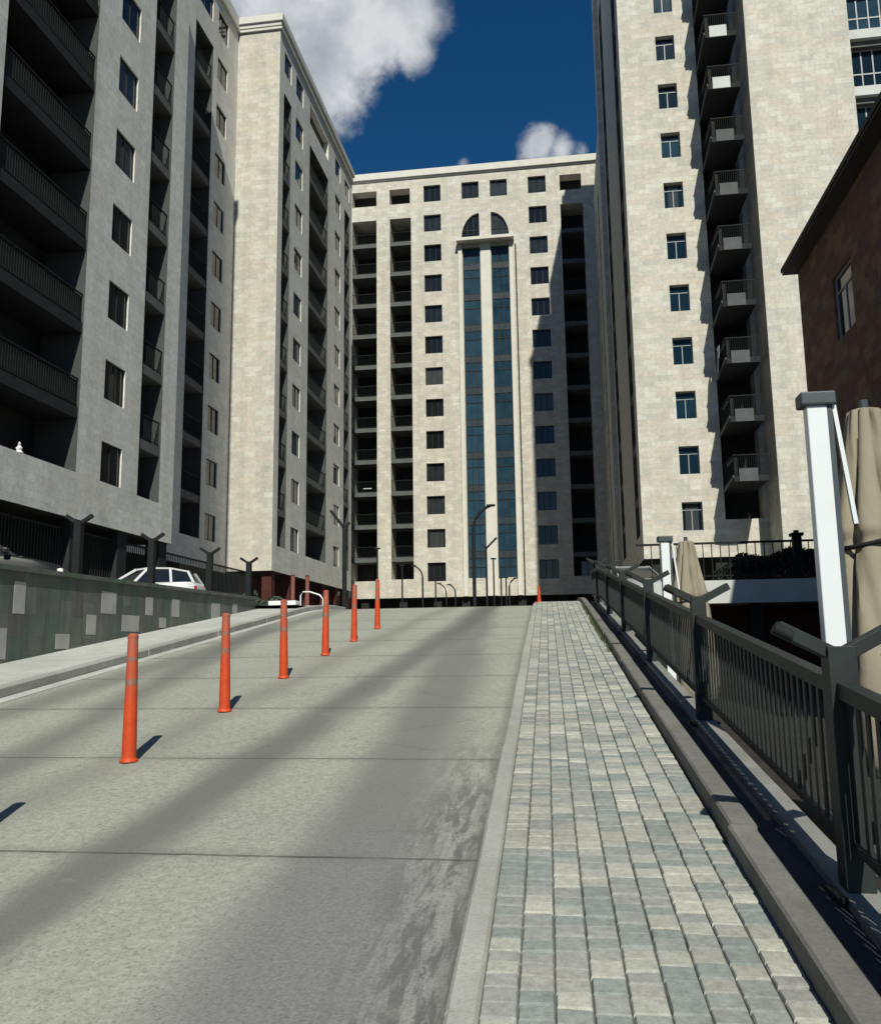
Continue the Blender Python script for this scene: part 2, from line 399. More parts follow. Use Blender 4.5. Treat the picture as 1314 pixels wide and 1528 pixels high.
def fabric_mat():
    m, t, b = new_mat('beige_canvas', .9, .1)
    co = t.n('ShaderNodeTexCoord').outputs['Object']
    mp = t.n('ShaderNodeMapping'); mp.inputs['Scale'].default_value = (2.2,2.2,1.0); t.l(co, mp.inputs['Vector'])
    n = t.noise(mp.outputs[0], 1.6, 4, .5); n2 = t.noise(co, 140, 2)
    col = t.ramp(n, [(.3, (.27,.235,.168)), (.7, (.365,.322,.24))])
    col = t.mix(.3, col, t.ramp(n2, [(.3, (.8,.8,.8)), (.6, (1,1,1))]), 'MULTIPLY')
    t.l(col, b.inputs['Base Color'])
    bn = t.n('ShaderNodeBump', i_Strength=.35, i_Distance=.03); t.l(t.noise(mp.outputs[0], 3, 3, .5, .6), bn.inputs['Height']); t.l(bn.outputs[0], b.inputs['Normal'])
    return m
M_canvas = fabric_mat()
def leaf_mat(name, a, c):
    m, t, b = new_mat(name, .6, .3)
    g = t.n('ShaderNodeNewGeometry').outputs['Random Per Island']
    t.l(t.ramp(g, [(0, a), (1, c)]), b.inputs['Base Color'])
    return m
M_leaf = leaf_mat('grey_green_leaves', (.035,.055,.035), (.10,.13,.085))
M_grass = leaf_mat('kerb_weeds', (.05,.07,.025), (.11,.14,.05))
M_hedge = leaf_mat('dark_hedge_leaves', (.008,.012,.009), (.022,.030,.020))
M_carw = plain('white_car_paint', (.60,.61,.60), .3, .5, var=.03)
M_cars = plain('silver_car_paint', (.45,.47,.48), .28, .6, .4, var=.03)
M_cark = plain('black_car_paint', (.012,.013,.014), .45, .3, var=.1)
M_cglass = plain('car_glass', (.012,.015,.017), .05, .6, var=.1)
M_chrome = plain('bright_trim', (.7,.7,.7), .25, .5, .8, var=.05)
M_lamp = plain('lamp_lens', (.75,.74,.70), .3, .5, var=.05)
M_red = plain('faded_red_paint', (.24,.085,.065), .5, .4, var=.15, scale=9)
M_redl = plain('red_tail_lens', (.35,.01,.01), .2, .5, var=.05)

# ------------------------------------------------------------------ ramp shape
Y0, LL = 22.0, 5.0
ZP = -H + G*Y0 + G*LL/2            # level of the plaza beyond the crest
def zr(y):
    if y < -4: return -H + G*-4
    if y < Y0: return -H + G*y
    if y < Y0+LL:
        t = y - Y0; return -H + G*Y0 + G*t - G*t*t/(2*LL)
    return ZP
def RP(xr, y, dz=0): return (xr + SX*y, y, zr(y) + dz)
YS = [-9, -4, -2, 0, 1, 2, 3, 4, 5, 6, 8, 10, 12, 14, 16, 18, 20, 22] + [22 + .4*k for k in range(1, 13)] + [27.5]
def strip(mb, xa, xb, dza, dzb, ys=YS, mi=0):
    for a, b in zip(ys[:-1], ys[1:]):
        mb.face([RP(xa,a,dza), RP(xb,a,dzb), RP(xb,b,dzb), RP(xa,b,dza)], mi)
def prism(mb, xa, xb, d0, d1, ys, mi=0, chamfer=0):
    c = chamfer
    if c:
        strip(mb, xa+c, xb-c, d1, d1, ys, mi); strip(mb, xa, xa+c, d1-c, d1, ys, mi); strip(mb, xb-c, xb, d1, d1-c, ys, mi)
        strip(mb, xa, xa, d0, d1-c, ys, mi); strip(mb, xb, xb, d1-c, d0, ys, mi)
    else:
        strip(mb, xa, xb, d1, d1, ys, mi); strip(mb, xa, xa, d0, d1, ys, mi); strip(mb, xb, xb, d1, d0, ys, mi)
    for y in (ys[0], ys[-1]):
        mb.face([RP(xa,y,d0), RP(xb,y,d0), RP(xb,y,d1-c), RP(xb-c,y,d1), RP(xa+c,y,d1), RP(xa,y,d1-c)] if c else [RP(xa,y,d0), RP(xb,y,d0), RP(xb,y,d1), RP(xa,y,d1)], mi)

# ------------------------------------------------------------------ setting: ground, road, pavements
g = MB(); g.face([(-700,-300,-2.6), (700,-300,-2.6), (700,1200,-2.6), (-700,1200,-2.6)])
tag(g.build('ground', M_soil), kind='structure')
rd = MB(); strip(rd, -6.42, -.385, 0, 0)
tag(rd.build('road', M_road), kind='structure')
pz = MB(); pz.box(-60, 60, 27.5, 160, -2.5, ZP-.004); pz.face([(-60,22.3,ZP-.03), (-7.0,22.3,ZP-.03), (-7.0,27.5,ZP-.03), (-60,27.5,ZP-.03)])
tag(pz.build('plaza', M_plaza), kind='structure')
pl = MB(); pl.box(-60, -8.32, -10, 22.29, -2.4, 1.18)
tag(pl.build('parking_lot', M_lot), kind='structure')

kb = MB()
y = .2
while y < 27.2:                                    # flush kerb between road and pavers, in short lengths
    ln = .98; j = random.uniform(-.004, .004)
    ys = [y + .006] + [q for q in [y + .25*k for k in range(1, 4)]] + [y + ln - .006]
    prism(kb, -.388 + j, -.272 + j, -.05, .075 + random.uniform(-.003, .003), ys, chamfer=.014)
    y += ln
y = 1.5
while y < 27:                                      # upstand kerb of the left pavement
    ln = 1.0
    prism(kb, -6.60, -6.43 + random.uniform(-.008, .008), -.05, .135 + random.uniform(-.005, .005), [y+.007, y+.33, y+.66, y+ln-.007], chamfer=.02)
    y += ln
tag(kb.build('kerb', M_kerb), kind='structure')
gt = MB(); strip(gt, -6.425, -6.24, .012, .005)
tag(gt.build('gutter', M_lpave), kind='structure')
lp = MB(); strip(lp, -7.92, -6.60, .142, .128)
tag(lp.build('pavement_left', M_lpave), kind='structure')

# mixed concrete setts, each one a chamfered block
pv = MB()
strip(pv, -.27, .865, .083, .083, YS, 1)
cols = 9; cw = 1.128 / cols
for c in range(cols):
    xa = -.268 + c*cw
    y = 1.2 + random.random()*.12
    prev = 0
    while y < 27:
        ln = random.choice((.088, .094, .094, .10, .10, .108, .13)) if y < 27 else .2
        tone = random.random()
        if random.random() < .10: tone = prev
        prev = tone
        z1 = .098 + random.uniform(-.0035, .0035); tx = random.uniform(-.002, .002); ty = random.uniform(-.002, .002)
        gx = .0026; ch = .0045
        x0, x1, ya, yb = xa + gx, xa + cw - gx, y + .0034, y + ln - .0034
        x0 += random.uniform(-.0015, .0015); x1 += random.uniform(-.0015, .0015)
        top = [RP(x0+ch, ya+ch, z1-tx-ty), RP(x1-ch, ya+ch, z1+tx-ty), RP(x1-ch, yb-ch, z1+tx+ty), RP(x0+ch, yb-ch, z1-tx+ty)]
        low = [RP(x0, ya, z1-.009), RP(x1, ya, z1-.009), RP(x1, yb, z1-.009), RP(x0, yb, z1-.009)]
        bot = [RP(x0, ya, z1-.03), RP(x1, ya, z1-.03), RP(x1, yb, z1-.03), RP(x0, yb, z1-.03)]
        pv.face(top, 0, tone)
        for k in range(4):
            k2 = (k+1) % 4
            pv.face([low[k], low[k2], top[k2], top[k]], 0, tone)
            if y < 14: pv.face([bot[k], bot[k2], low[k2], low[k]], 0, tone)
        y += ln
tag(pv.build('pavement_pavers', [M_paver, M_joint], tone=True), kind='structure')

ks = MB()
y = 1.55
while y < 26:                                      # raised edge stones beside the drain channel
    ln = 3.2 if y > 1 else 3.2
    jx = random.uniform(-.012, .012); jz = random.uniform(-.012, .012)
    ys = [y + .012 + (ln-.024)*k/8 for k in range(9)]
    prism(ks, .868 + jx, 1.0 + jx, -.03, .195 + jz, ys, chamfer=.012)
    y += ln
tag(ks.build('edge_stones', M_granite), kind='structure')
chn = MB(); strip(chn, .86, 1.24, .03, .03)
tag(chn.build('drain_channel', M_channel), kind='structure')
pt = MB()
y = -4
while y < 26:
    prism(pt, 1.235 + random.uniform(-.006,.006), 1.40, -.3, .085 + random.uniform(-.006,.006), [y+.004, y+1, y+1.996], chamfer=.01)
    y += 2
tag(pt.build('railing_plinth', M_plinth), kind='structure')
rw = MB()
for a, b in zip(YS[:-1], YS[1:]):
    rw.face([RP(1.39,a,.0), RP(1.39,b,.0), (RP(1.39,b)[0], b, -2.5), (RP(1.39,a)[0], a, -2.5)])
rw.face([RP(1.39,27.5), RP(-9,27.5), (-9,27.5,-2.5), (1.2,27.5,-2.5)])
tag(rw.build('ramp_side_wall', M_channel), kind='structure')
te = MB(); te.box(.7, 40, -8, 27.4, -2.45, -1.32)
tag(te.build('terrace_floor', M_deck), kind='structure')

# weeds along the foot of the edge stones
wd = MB()
for k in range(420):
    yy = random.choice((random.uniform(12.5, 22), random.uniform(14, 18)))
    p = Vector(RP(.855 + random.uniform(-.05, .02), yy, .09)); a = random.uniform(0, 2*PI); h = random.uniform(.03, .10); w = .012
    d = Vector((math.cos(a), math.sin(a), 0))
    wd.face([p - d*w, p + d*w, p + d*w*.3 + Vector((random.uniform(-.03,.03), random.uniform(-.03,.03), h))])
tag(wd.build('kerbside_weeds', M_grass), 'thin green weeds growing where pavers meet the edge stones', 'weeds', kind='stuff')

# ------------------------------------------------------------------ facade kit
def PT(kind, c, u, z, d):
    if kind == '-Y': return (u, c+d, z)
    if kind == '+Y': return (u, c-d, z)
    if kind == '+X': return (c-d, u, z)
    return (c+d, u, z)
ROT = {'-Y': 0, '+X': PI/2, '-X': -PI/2, '+Y': PI}
def facade(mb, kind, c, u0, u1, z0, z1, holes, mi=0):
    us = sorted({u0, u1, *[h[0] for h in holes], *[h[1] for h in holes]}); zs = sorted({z0, z1, *[h[2] for h in holes], *[h[3] for h in holes]})
    us = [u for u in us if u0 <= u <= u1]; zs = [z for z in zs if z0 <= z <= z1]
    for a, b in zip(us[:-1], us[1:]):
        run = None
        for e, f in zip(zs[:-1], zs[1:]):
            inside = any(h[0] <= (a+b)/2 <= h[1] and h[2] <= (e+f)/2 <= h[3] for h in holes)
            if not inside: run = (run[0], f) if run else (e, f)
            if (inside or f == zs[-1]) and run:
                mb.face([PT(kind,c,a,run[0],0), PT(kind,c,b,run[0],0), PT(kind,c,b,run[1],0), PT(kind,c,a,run[1],0)], mi); run = None
    for h in holes:
        a, b, e, f, d = h[:5]; rm = h[5] if len(h) > 5 else mi
        for (ua, za, ub, zb) in ((a,e,b,e), (b,e,b,f), (b,f,a,f), (a,f,a,e)):
            mb.face([PT(kind,c,ua,za,0), PT(kind,c,ub,zb,0), PT(kind,c,ub,zb,d), PT(kind,c,ua,za,d)], rm)

CACHE = {}
def win_mesh(w, h, style):
    key = (round(w,2), round(h,2), style)
    if key in CACHE: return CACHE[key]
    fm = M_fwhite if style in ('pale_t', 'pale_grid') else M_fdark
    t = .05; f = MB(); hw = w/2
    f.box(-hw, hw, 0, .07, 0, t); f.box(-hw, hw, 0, .07, h-t, h); f.box(-hw, -hw+t, .002, .068, t, h-t); f.box(hw-t, hw, .002, .068, t, h-t)
    if style == 'pale_t':
        zt = h*.74
        f.box(-hw+t, hw-t, .004, .066, zt-.02, zt+.02); f.box(-.024, .024, .006, .064, t, zt-.02)
    elif style == 'dark3':
        for x in (-w/6, w/6): f.box(x-.025, x+.025, .006, .064, t, h-t)
    elif style == 'dark2':
        f.box(-.03, .03, .006, .064, t, h-t)
    elif style == 'pale_grid':
        zt = h*.42
        f.box(-hw+t, hw-t, .004, .066, zt-.04, zt+.04)
        n = max(2, round(w/.62))
        for k in range(1, n):
            x = -hw + w*k/n; f.box(x-.035, x+.035, .006, .064, t, zt-.04); f.box(x-.035, x+.035, .006, .064, zt+.04, h-t)
    if style in ('pale_t', 'dark3', 'dark2'): f.box(-hw-.03, hw+.03, -.05, -.002, -.03, .012)
    p = MB(); p.box(-hw+.02, hw-.02, .03, .045, .02, h-.02)
    gm = {'pale_t': M_glassb, 'pale_grid': M_glassb, 'dark3': M_glass, 'dark2': M_glass}[style]
    CACHE[key] = (f.mesh('window', fm), p.mesh('pane', gm)); return CACHE[key]
def rail_mesh(w, step=.13):
    key = ('rail', round(w,2), step)
    if key in CACHE: return CACHE[key]
    r_ = MB(); hw = w/2
    r_.box(-hw, hw, -.025, .025, 1.0, 1.05); r_.box(-hw, hw, -.018, .018, .07, .10)
    n = int(w/step)
    for k in range(n+1):
        x = -hw + .02 + (w-.04)*k/n; r_.box(x-.006, x+.006, -.008, .008, .10, 1.0)
    CACHE[key] = r_.mesh('railing', M_metal); return CACHE[key]
def put(name, me, mat, parent):
    o = bpy.data.objects.new(name, me); COL.objects.link(o); o.parent = parent; o.matrix_local = mat; return o

class Bld:
    def __init__(s, name, label, cat, loc, group=None):
        s.loc = Vector(loc); s.root = thing(name, label, cat, loc, 0, group); s.w = MB(); s.t = MB()
    def mat(s, kind, c, u, z, d): return Matrix.Translation(Vector(PT(kind,c,u,z,d)) - s.loc) @ Matrix.Rotation(ROT[kind], 4, 'Z')
    def win(s, kind, c, a, b, e, f, style, d=.22):
        fm, pm = win_mesh(b-a, f-e, style)
        o = put('window', fm, s.mat(kind, c, (a+b)/2, e, d), s.root)
        put('pane', pm, Matrix.Rotation(random.gauss(0, .006), 4, 'X') @ Matrix.Rotation(random.gauss(0, .006), 4, 'Z'), o)
        return (a, b, e, f, d+.07)
    def balc(s, kind, c, a, b, e, f, depth=1.4, k0=0, k1=99, ffl=5.4, st=3.1, door=True, slabm=None, infill=False, jamb=None):
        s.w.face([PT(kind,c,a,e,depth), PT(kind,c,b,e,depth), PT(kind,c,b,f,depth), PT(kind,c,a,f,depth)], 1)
        w = b - a
        for k in range(k0, k1):
            z = ffl + st*k
            if z < e - 1.0 or z > f - 1.2: continue
            key = ('slab', round(w,2), round(depth,2))
            if key not in CACHE:
                m = MB(); m.box(-w/2+.004, w/2-.004, .05, depth-.006, -.40, 0); CACHE[key] = m.mesh('balcony', slabm or M_slab)
            zz = max(z, e + .012)
            if z > e + .3:
                o = put('balcony', CACHE[key], s.mat(kind, c, (a+b)/2, z, 0), s.root)
                rr_ = put('railing', rail_mesh(w-.02), Matrix.Translation((0, .10, 0)), o)
                if infill:
                    im = MB(); im.box(-w/2+.02, w/2-.02, .14, .15, .03, .98); im.build('infill_panel', M_fdark, o)
            else: o = s.root
            if door:
                dw = min(1.5, w*.55); fm, pm = win_mesh(dw, 2.1, 'dark2')
                base = s.mat(kind, c, (a+b)/2 + random.choice((-1,1))*(w-dw)*.22, max(z, e) + .02, depth - .09)
                if o is s.root: q = put('balcony_door', fm, base, s.root)
                else: q = put('balcony_door', fm, s.mat(kind, c, (a+b)/2, z, 0).inverted() @ base, o)
                if o is s.root: put('pane', pm, Matrix(), q)
        return (a, b, e, f, depth, jamb) if jamb is not None else (a, b, e, f, depth)
    def done(s, mats, trimmat=None):
        s.w.build('wall', mats, s.root, origin=s.loc)
        if s.t.v: s.t.build('cornice', trimmat or M_trim, s.root, origin=s.loc)
ZS = lambda k: 6.2 + 3.1*k

# ------------------------------------------------------------------ left front block with the big balconies
b = Bld('apartment_building', 'grey shaded apartment block at far left with wide dark stacked balconies', 'building', (-22, 30, 1.2))
X1 = -16.5; top = 40.9
holes = []
holes.append(b.balc('+X', X1, 22.27, 27.35, 6.2, 38.6, 1.6, slabm=M_dslab, infill=True, jamb=3))
for k in range(11):
    holes.append(b.win('+X', X1, 28.93, 30.42, ZS(k), ZS(k)+1.5, 'dark2', .065))
holes.append(b.balc('+X', X1, 31.7, 33.56, 6.15, 35.6, 1.5, jamb=3))
holes.append(b.win('+X', X1, 31.9, 33.4, 37.2, 38.7, 'dark2', .065))
for k in range(11):
    holes.append(b.win('+X', X1, 17.2, 18.7, ZS(k), ZS(k)+1.5, 'dark2', .065))
    holes.append(b.win('+X', X1, 13.2, 14.7, ZS(k), ZS(k)+1.5, 'dark2', .065))
facade(b.w, '+X', X1, 10, 34.85, 4.6, top, holes)
facade(b.w, '-Y', 10, -32, X1, 4.6, top, [])
facade(b.w, '+Y', 34.85, -19.6, X1, 4.6, top, [])
# set-back part
X2 = -19.6
holes = [b.balc('+X', X2, 42.28, 44.75, 6.15, 35.65, 1.4, jamb=3)]
holes.append(b.win('+X', X2, 42.4, 44.6, 37.2, 38.6, 'dark2', .065))
for k in range(11):
    holes.append(b.win('+X', X2, 45.42, 46.95, ZS(k), ZS(k)+1.5, 'dark2', .065))
    holes.append(b.win('+X', X2, 37.6, 39.1, ZS(k), ZS(k)+1.5, 'dark2', .065))
facade(b.w, '+X', X2, 34.85, 48.55, 4.6, 40.4, holes)
b.w.face([(-32,10,top), (X1,10,top), (X1,34.85,top), (-32,34.85,top)]); b.w.face([(-32,34.85,40.2), (X2,34.85,40.2), (X2,48.55,40.2), (-32,48.55,40.2)])
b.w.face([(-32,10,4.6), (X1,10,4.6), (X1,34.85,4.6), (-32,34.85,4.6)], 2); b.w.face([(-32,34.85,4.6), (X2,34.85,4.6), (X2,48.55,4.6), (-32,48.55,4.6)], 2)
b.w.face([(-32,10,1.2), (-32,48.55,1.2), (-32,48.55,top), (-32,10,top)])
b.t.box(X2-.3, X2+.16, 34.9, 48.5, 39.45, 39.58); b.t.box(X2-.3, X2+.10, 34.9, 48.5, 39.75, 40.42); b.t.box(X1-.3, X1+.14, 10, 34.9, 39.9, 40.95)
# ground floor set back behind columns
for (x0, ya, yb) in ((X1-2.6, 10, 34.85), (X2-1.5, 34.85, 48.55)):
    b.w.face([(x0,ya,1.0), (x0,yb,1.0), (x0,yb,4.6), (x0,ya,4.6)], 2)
for yy in (12, 17, 22, 27.8, 31, 34.4):
    gc = MB(); gc.box(X1-.75, X1-.15, yy-.35, yy+.35, 1.0, 4.6); gc.build('column', M_dslab, b.root, origin=b.loc)
b.done([M_stone_bright, M_recess, M_void, M_jamb])

m = MB(); m.lathe([(.06,0), (.10,.03), (.05,.10), (.085,.17), (.03,.25), (.055,.30), (.02,.36)], 12, c=(-16.62,24.35,6.2), fold=lambda t, z: 1 + .35*math.sin(2*t + 9*z))
tag(m.build('ornament', M_white, smooth=True), 'small white ornament standing on the parapet of the lowest wide left balcony', 'ornament')

# ------------------------------------------------------------------ left middle block: lit end wall and receding shaded facade
b = Bld('apartment_building', 'apartment block with sunlit blank end wall, left of the arched building', 'building', (-22, 58, 1.2))
X3 = -16.8; YE = 48.57; YB = 67.5
holes = [b.balc('+X', X3, 49.45, 51.0, 6.2, 35.6, 1.3, jamb=5), b.balc('+X', X3, 55.2, 60.06, 6.2, 35.5, 1.6, jamb=5), b.balc('+X', X3, 65.0, 66.75, 6.2, 35.8, 1.3, jamb=5)]
holes.append(b.win('+X', X3, 49.5, 50.95, 37.1, 38.6, 'dark2', .065))
holes.append(b.win('+X', X3, 55.2, 60.06, 37.1, 38.6, 'dark3', .4))
holes.append(b.win('+X', X3, 65.0, 66.6, 37.1, 38.5, 'dark2', .065))
for k in range(11):
    holes.append(b.win('+X', X3, 51.98, 53.62, ZS(k), ZS(k)+1.5, 'dark2', .065))
    holes.append(b.win('+X', X3, 62.05, 63.7, ZS(k), ZS(k)+1.5, 'dark2', .065))
facade(b.w, '+X', X3, YE, YB, 4.68, 40.0, holes)
facade(b.w, '-Y', YE, -26, X3, 4.68, 40.0, [], 3)
facade(b.w, '+Y', YB, -26, X3, 4.68, 40.0, [])
holes = []
for k in range(11): holes.append(b.win('+X', -19.7, 71.5, 73, ZS(k), ZS(k)+1.5, 'dark2', .3))
facade(b.w, '+X', -19.7, YB, 78.9, 4.68, 40.0, holes)
b.w.face([(-26,YE,39.98), (X3,YE,39.98), (X3,YB,39.98), (-26,YB,39.98)]); b.w.face([(-26,YB,39.98), (-19.7,YB,39.98), (-19.7,78.9,39.98), (-26,78.9,39.98)])
b.w.face([(-26,YE,4.68), (X3,YE,4.68), (X3,YB,4.68), (-26,YB,4.68)], 2); b.w.face([(-26,YB,4.68), (-19.7,YB,4.68), (-19.7,78.8,4.68), (-26,78.8,4.68)], 2)
b.w.face([(X3-2.4,YE+1.2,1.2), (X3-2.4,79,1.2), (X3-2.4,79,4.68), (X3-2.4,YE+1.2,4.68)], 4); b.w.face([(-26,YE+1.2,1.2), (X3-2.4,YE+1.2,1.2), (X3-2.4,YE+1.2,4.68), (-26,YE+1.2,4.68)], 2)
b.w.face([(-26,YE,1.2), (-26,78.9,1.2), (-26,78.9,40), (-26,YE,40)])
# projecting two-band cornice
for (pr, z0, z1) in ((.14, 39.42, 39.56), (.08, 39.72, 39.98), (.20, 39.98, 40.45)):
    b.t.box(-26, X3+pr, YE-pr, YE+.3, z0, z1); b.t.box(X3-.3, X3+pr, YE+.301, YB+pr, z0, z1)
for yy in (49.2, 52.6, 56.2, 60, 63.5, 67.0):
    gc = MB(); gc.box(X3-.7, X3-.12, yy-.3, yy+.3, 1.2, 4.68); gc.build('column', M_redwall, b.root, origin=b.loc)
b.done([M_stone_bright, M_recess, M_void, M_stone, M_redwall, M_jamb])

# ------------------------------------------------------------------ far building that closes the street
b = Bld('apartment_building', 'wide sunlit building closing the street, twin glazed bays under an arched fanlight', 'building', (-8, 84, 1.2))
YC = 78.9
holes = [b.balc('-Y', YC, -19.6, -17.15, 6.35, 41.9, 2.5), b.balc('-Y', YC, -15.82, -13.72, 6.45, 41.9, 2.5), b.balc('-Y', YC, .78, 2.92, 6.35, 42.0, 2.5), b.balc('-Y', YC, 4.45, 6.6, 6.35, 42.0, 1.4)]
for (a, c_) in ((-19.6,-17.15), (-15.84,-13.8), (.79,2.83), (4.3,6.4)):
    e, f = 43.42, 45.0
    b.w.face([PT('-Y',YC,a,e,1.2), PT('-Y',YC,c_,e,1.2), PT('-Y',YC,c_,f,1.2), PT('-Y',YC,a,f,1.2)], 1); holes.append((a, c_, e, f, 1.2))
for k in range(13):
    holes.append(b.win('-Y', YC, -12.45, -10.76, ZS(k), ZS(k)+1.72, 'dark3', .25))
    holes.append(b.win('-Y', YC, -2.25, -.54, ZS(k), ZS(k)+1.72, 'dark3', .25))
for (a, c_) in ((-8.69,-7.02), (-5.93,-4.27)): holes.append(b.win('-Y', YC, a, c_, 43.4, 45.12, 'dark3', .25))
# twin glazed bays
for (a, c_) in ((-8.69,-7.02), (-5.95,-4.27)):
    e, f, d = 6.4, 38.35, .32
    holes.append((a, c_, e, f, d)); w = c_ - a
    gl = MB(); gl.box(a, c_, YC+d-.02, YC+d+.05, e, f)
    o = gl.build('glazed_bay', M_glassb, b.root, origin=b.loc)
    mu = MB()
    for x in (a+.03, a+w/3, a+2*w/3, c_-.03): mu.box(x-.03, x+.03, YC+d-.08, YC+d-.021, e, f)
    for k in range(11):
        z = 5.4 + 3.1*k
        if z > e:
            sp_ = MB(); sp_.box(a+.06, c_-.06, YC+d-.05, YC+d-.022, z-.25, z+.35); sp_.build('spandrel', M_spandrel, o, origin=b.loc)
        for zz in (z-.27, z+.37, z+2.0):
            if e < zz < f: mu.box(a+.061, c_-.061, YC+d-.07, YC+d-.023, zz-.025, zz+.025)
    mu.build('mullions', M_fdark, o, origin=b.loc)
# quarter-round fanlights
for (a, c_, flip) in ((-8.79,-7.03,1), (-5.9,-4.18,-1)):
    e, f, d = 39.2, 41.8, .28
    holes.append((a, c_, e, f, d)); w = c_ - a; h = f - e
    cxx = c_ if flip == 1 else a
    arc = [(cxx - flip*w*math.cos(t), e + h*math.sin(t)) for t in [PI/2*k/14 for k in range(15)]]
    corner = (a if flip == 1 else c_, f)
    for p, q in zip(arc[:-1], arc[1:]):
        b.w.face([PT('-Y',YC,corner[0],corner[1],0), PT('-Y',YC,p[0],p[1],0), PT('-Y',YC,q[0],q[1],0)])
        b.w.face([PT('-Y',YC,p[0],p[1],0), PT('-Y',YC,q[0],q[1],0), PT('-Y',YC,q[0],q[1],d), PT('-Y',YC,p[0],p[1],d)])
    gl = MB(); gl.box(a, c_, YC+d-.02, YC+d+.03, e, f); o = gl.build('fanlight', M_glass, b.root, origin=b.loc)
    mu = MB()
    for k in (1, 2):
        x = a + w*k/3; mu.box(x-.03, x+.03, YC+d-.08, YC+d-.021, e, f)
    for z in (e+.03, e+.95): mu.box(a, c_, YC+d-.07, YC+d-.022, z-.03, z+.03)
    mu.build('glazing_bars', M_fdark, o, origin=b.loc)
facade(b.w, '-Y', YC, -26, 20, 4.75, 46.4, holes)
fr = MB()                                           # ledge and slim pilasters framing the bays
fr.box(-9.12, -8.74, YC-.22, YC-.003, 4.78, 38.659); fr.box(-4.22, -3.84, YC-.22, YC-.003, 4.78, 38.659); fr.box(-6.96, -6.01, YC-.10, YC-.003, 4.78, 38.659)
fr.box(-9.22, -3.72, YC-.95, YC-.003, 38.66, 38.95)
fr.build('bay_frame', M_trim, b.root, origin=b.loc)
st_ = MB(); st_.box(-18.5, -17.7, YC+.12, YC+.17, 15.05, 15.12); st_.build('strip_light', M_white, b.root, origin=b.loc)
dp = MB(); dp.tube([(-3.6, YC-.1, 4.8), (-3.6, YC-.1, 38.3)], .055, 8); dp.build('downpipe', M_dslab, b.root, origin=b.loc)
b.w.face([(-26,YC,46.3), (20,YC,46.3), (20,95,46.3), (-26,95,46.3)]); b.w.face([(-26,YC,4.75), (20,YC,4.75), (20,95,4.75), (-26,95,4.75)], 2)
b.w.face([(-26,YC+2.7,1.2), (20,YC+2.7,1.2), (20,YC+2.7,4.75), (-26,YC+2.7,4.75)], 2)
facade(b.w, '+X', 20, YC, 95, 4.75, 46.4, []); facade(b.w, '+Y', 95, -26, 20, 1.2, 46.4, []); facade(b.w, '-X', -26, YC, 95, 4.75, 46.4, [])
b.t.box(-26.2, 20.2, YC-.10, YC+.3, 45.98, 46.12); b.t.box(-26.2, 20.2, YC-.28, YC+.3, 46.121, 46.78)
for xx in (-18.4, -14.8, -11.6, -9, -3.9, -.2, 3.6):
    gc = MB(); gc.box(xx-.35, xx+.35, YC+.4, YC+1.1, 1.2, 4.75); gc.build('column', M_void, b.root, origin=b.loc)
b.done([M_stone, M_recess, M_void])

# ------------------------------------------------------------------ right tower
b = Bld('apartment_tower', 'tall sunlit cream tower with a black column of projecting balconies', 'tower', (10, 52, 1.2))
YT = 48; XT = 4.24; ZB = 4.7
holes = []
for k in range(17):
    holes.append(b.win('-Y', YT, 6.36, 7.44, ZS(k)-.04, ZS(k)+1.52, 'pale_t', .26))
holes.append((8.6, 10.6, 6.7, 55.0, 1.0))
b.w.face([PT('-Y',YT,8.6,6.7,1.0), PT('-Y',YT,10.6,6.7,1.0), PT('-Y',YT,10.6,55,1.0), PT('-Y',YT,8.6,55,1.0)], 1)
facade(b.w, '-Y', YT, XT, 10.85, ZB, 56.2, holes)
facade(b.w, '-Y', YT+.01, 6.7, 10.85, 56.2, 59.4, []); facade(b.w, '-X', 6.7, YT, 57, 56.2, 59.4, [])
# right block stands forward
facade(b.w, '-Y', 45.4, 10.85, 16.22, ZB, 59.4, []); facade(b.w, '-X', 10.85, 45.4, YT, ZB, 59.4, []); facade(b.w, '+X', 16.22, 45.4, 80, ZB, 59.4, [])
# side facing the street, in shade
holes = []
holes.append(b.balc('-X', XT, 49.7, 52.2, 6.2, 53.4, 1.0, jamb=3))  # balcony column added in place of windows to darken this side
facade(b.w, '-X', XT, YT, 52.6, ZB, 56.2, [h for h in holes if h[3] < 56])
holes = [b.balc('-X', XT, 61.6, 64.6, 6.2, 50.0, 1.2, jamb=3)]  # another column of dark openings, added to deepen the side's shade
facade(b.w, '-X', XT, 57, 66, ZB, 54.9, holes); facade(b.w, '-X', XT, 52.6, 57, ZB, 50.5, [])
facade(b.w, '-Y', 57, XT, 6.7, 50.5, 54.9, []); facade(b.w, '+Y', 52.6, XT, 6.7, 50.5, 56.2, []); facade(b.w, '-X', 6.7, 52.6, 57, 50.5, 56.2, [])
# back wing, a step further out
holes = [b.balc('-X', 3.9, 70.0, 71.6, 6.2, 38.6, 1.2)]
for k in range(11): holes.append(b.win('-X', 3.9, 73.8, 75.2, ZS(k), ZS(k)+1.6, 'dark2', .4))
facade(b.w, '-Y', 66, 3.9, 6.7, ZB, 54.9, []); facade(b.w, '-X', 3.9, 66, 78.89, ZB, 42.0, holes); facade(b.w, '-X', 3.9, 66, 67.2, 42.0, 54.9, []); facade(b.w, '+Y', 67.2, 3.9, 6.7, 42.0, 54.9, [])
for (x0,x1,ya,yb,z) in ((XT,6.7,48,52.6,56.2), (XT,6.7,52.6,57,50.5), (XT,16.22,57,66,54.9), (3.9,16.22,66,67.2,54.9), (3.9,16.22,67.2,78.89,42.0), (6.7,16.22,45.4,57,59.39)):
    b.w.face([(x0,ya,z), (x1,ya,z), (x1,yb,z), (x0,yb,z)])
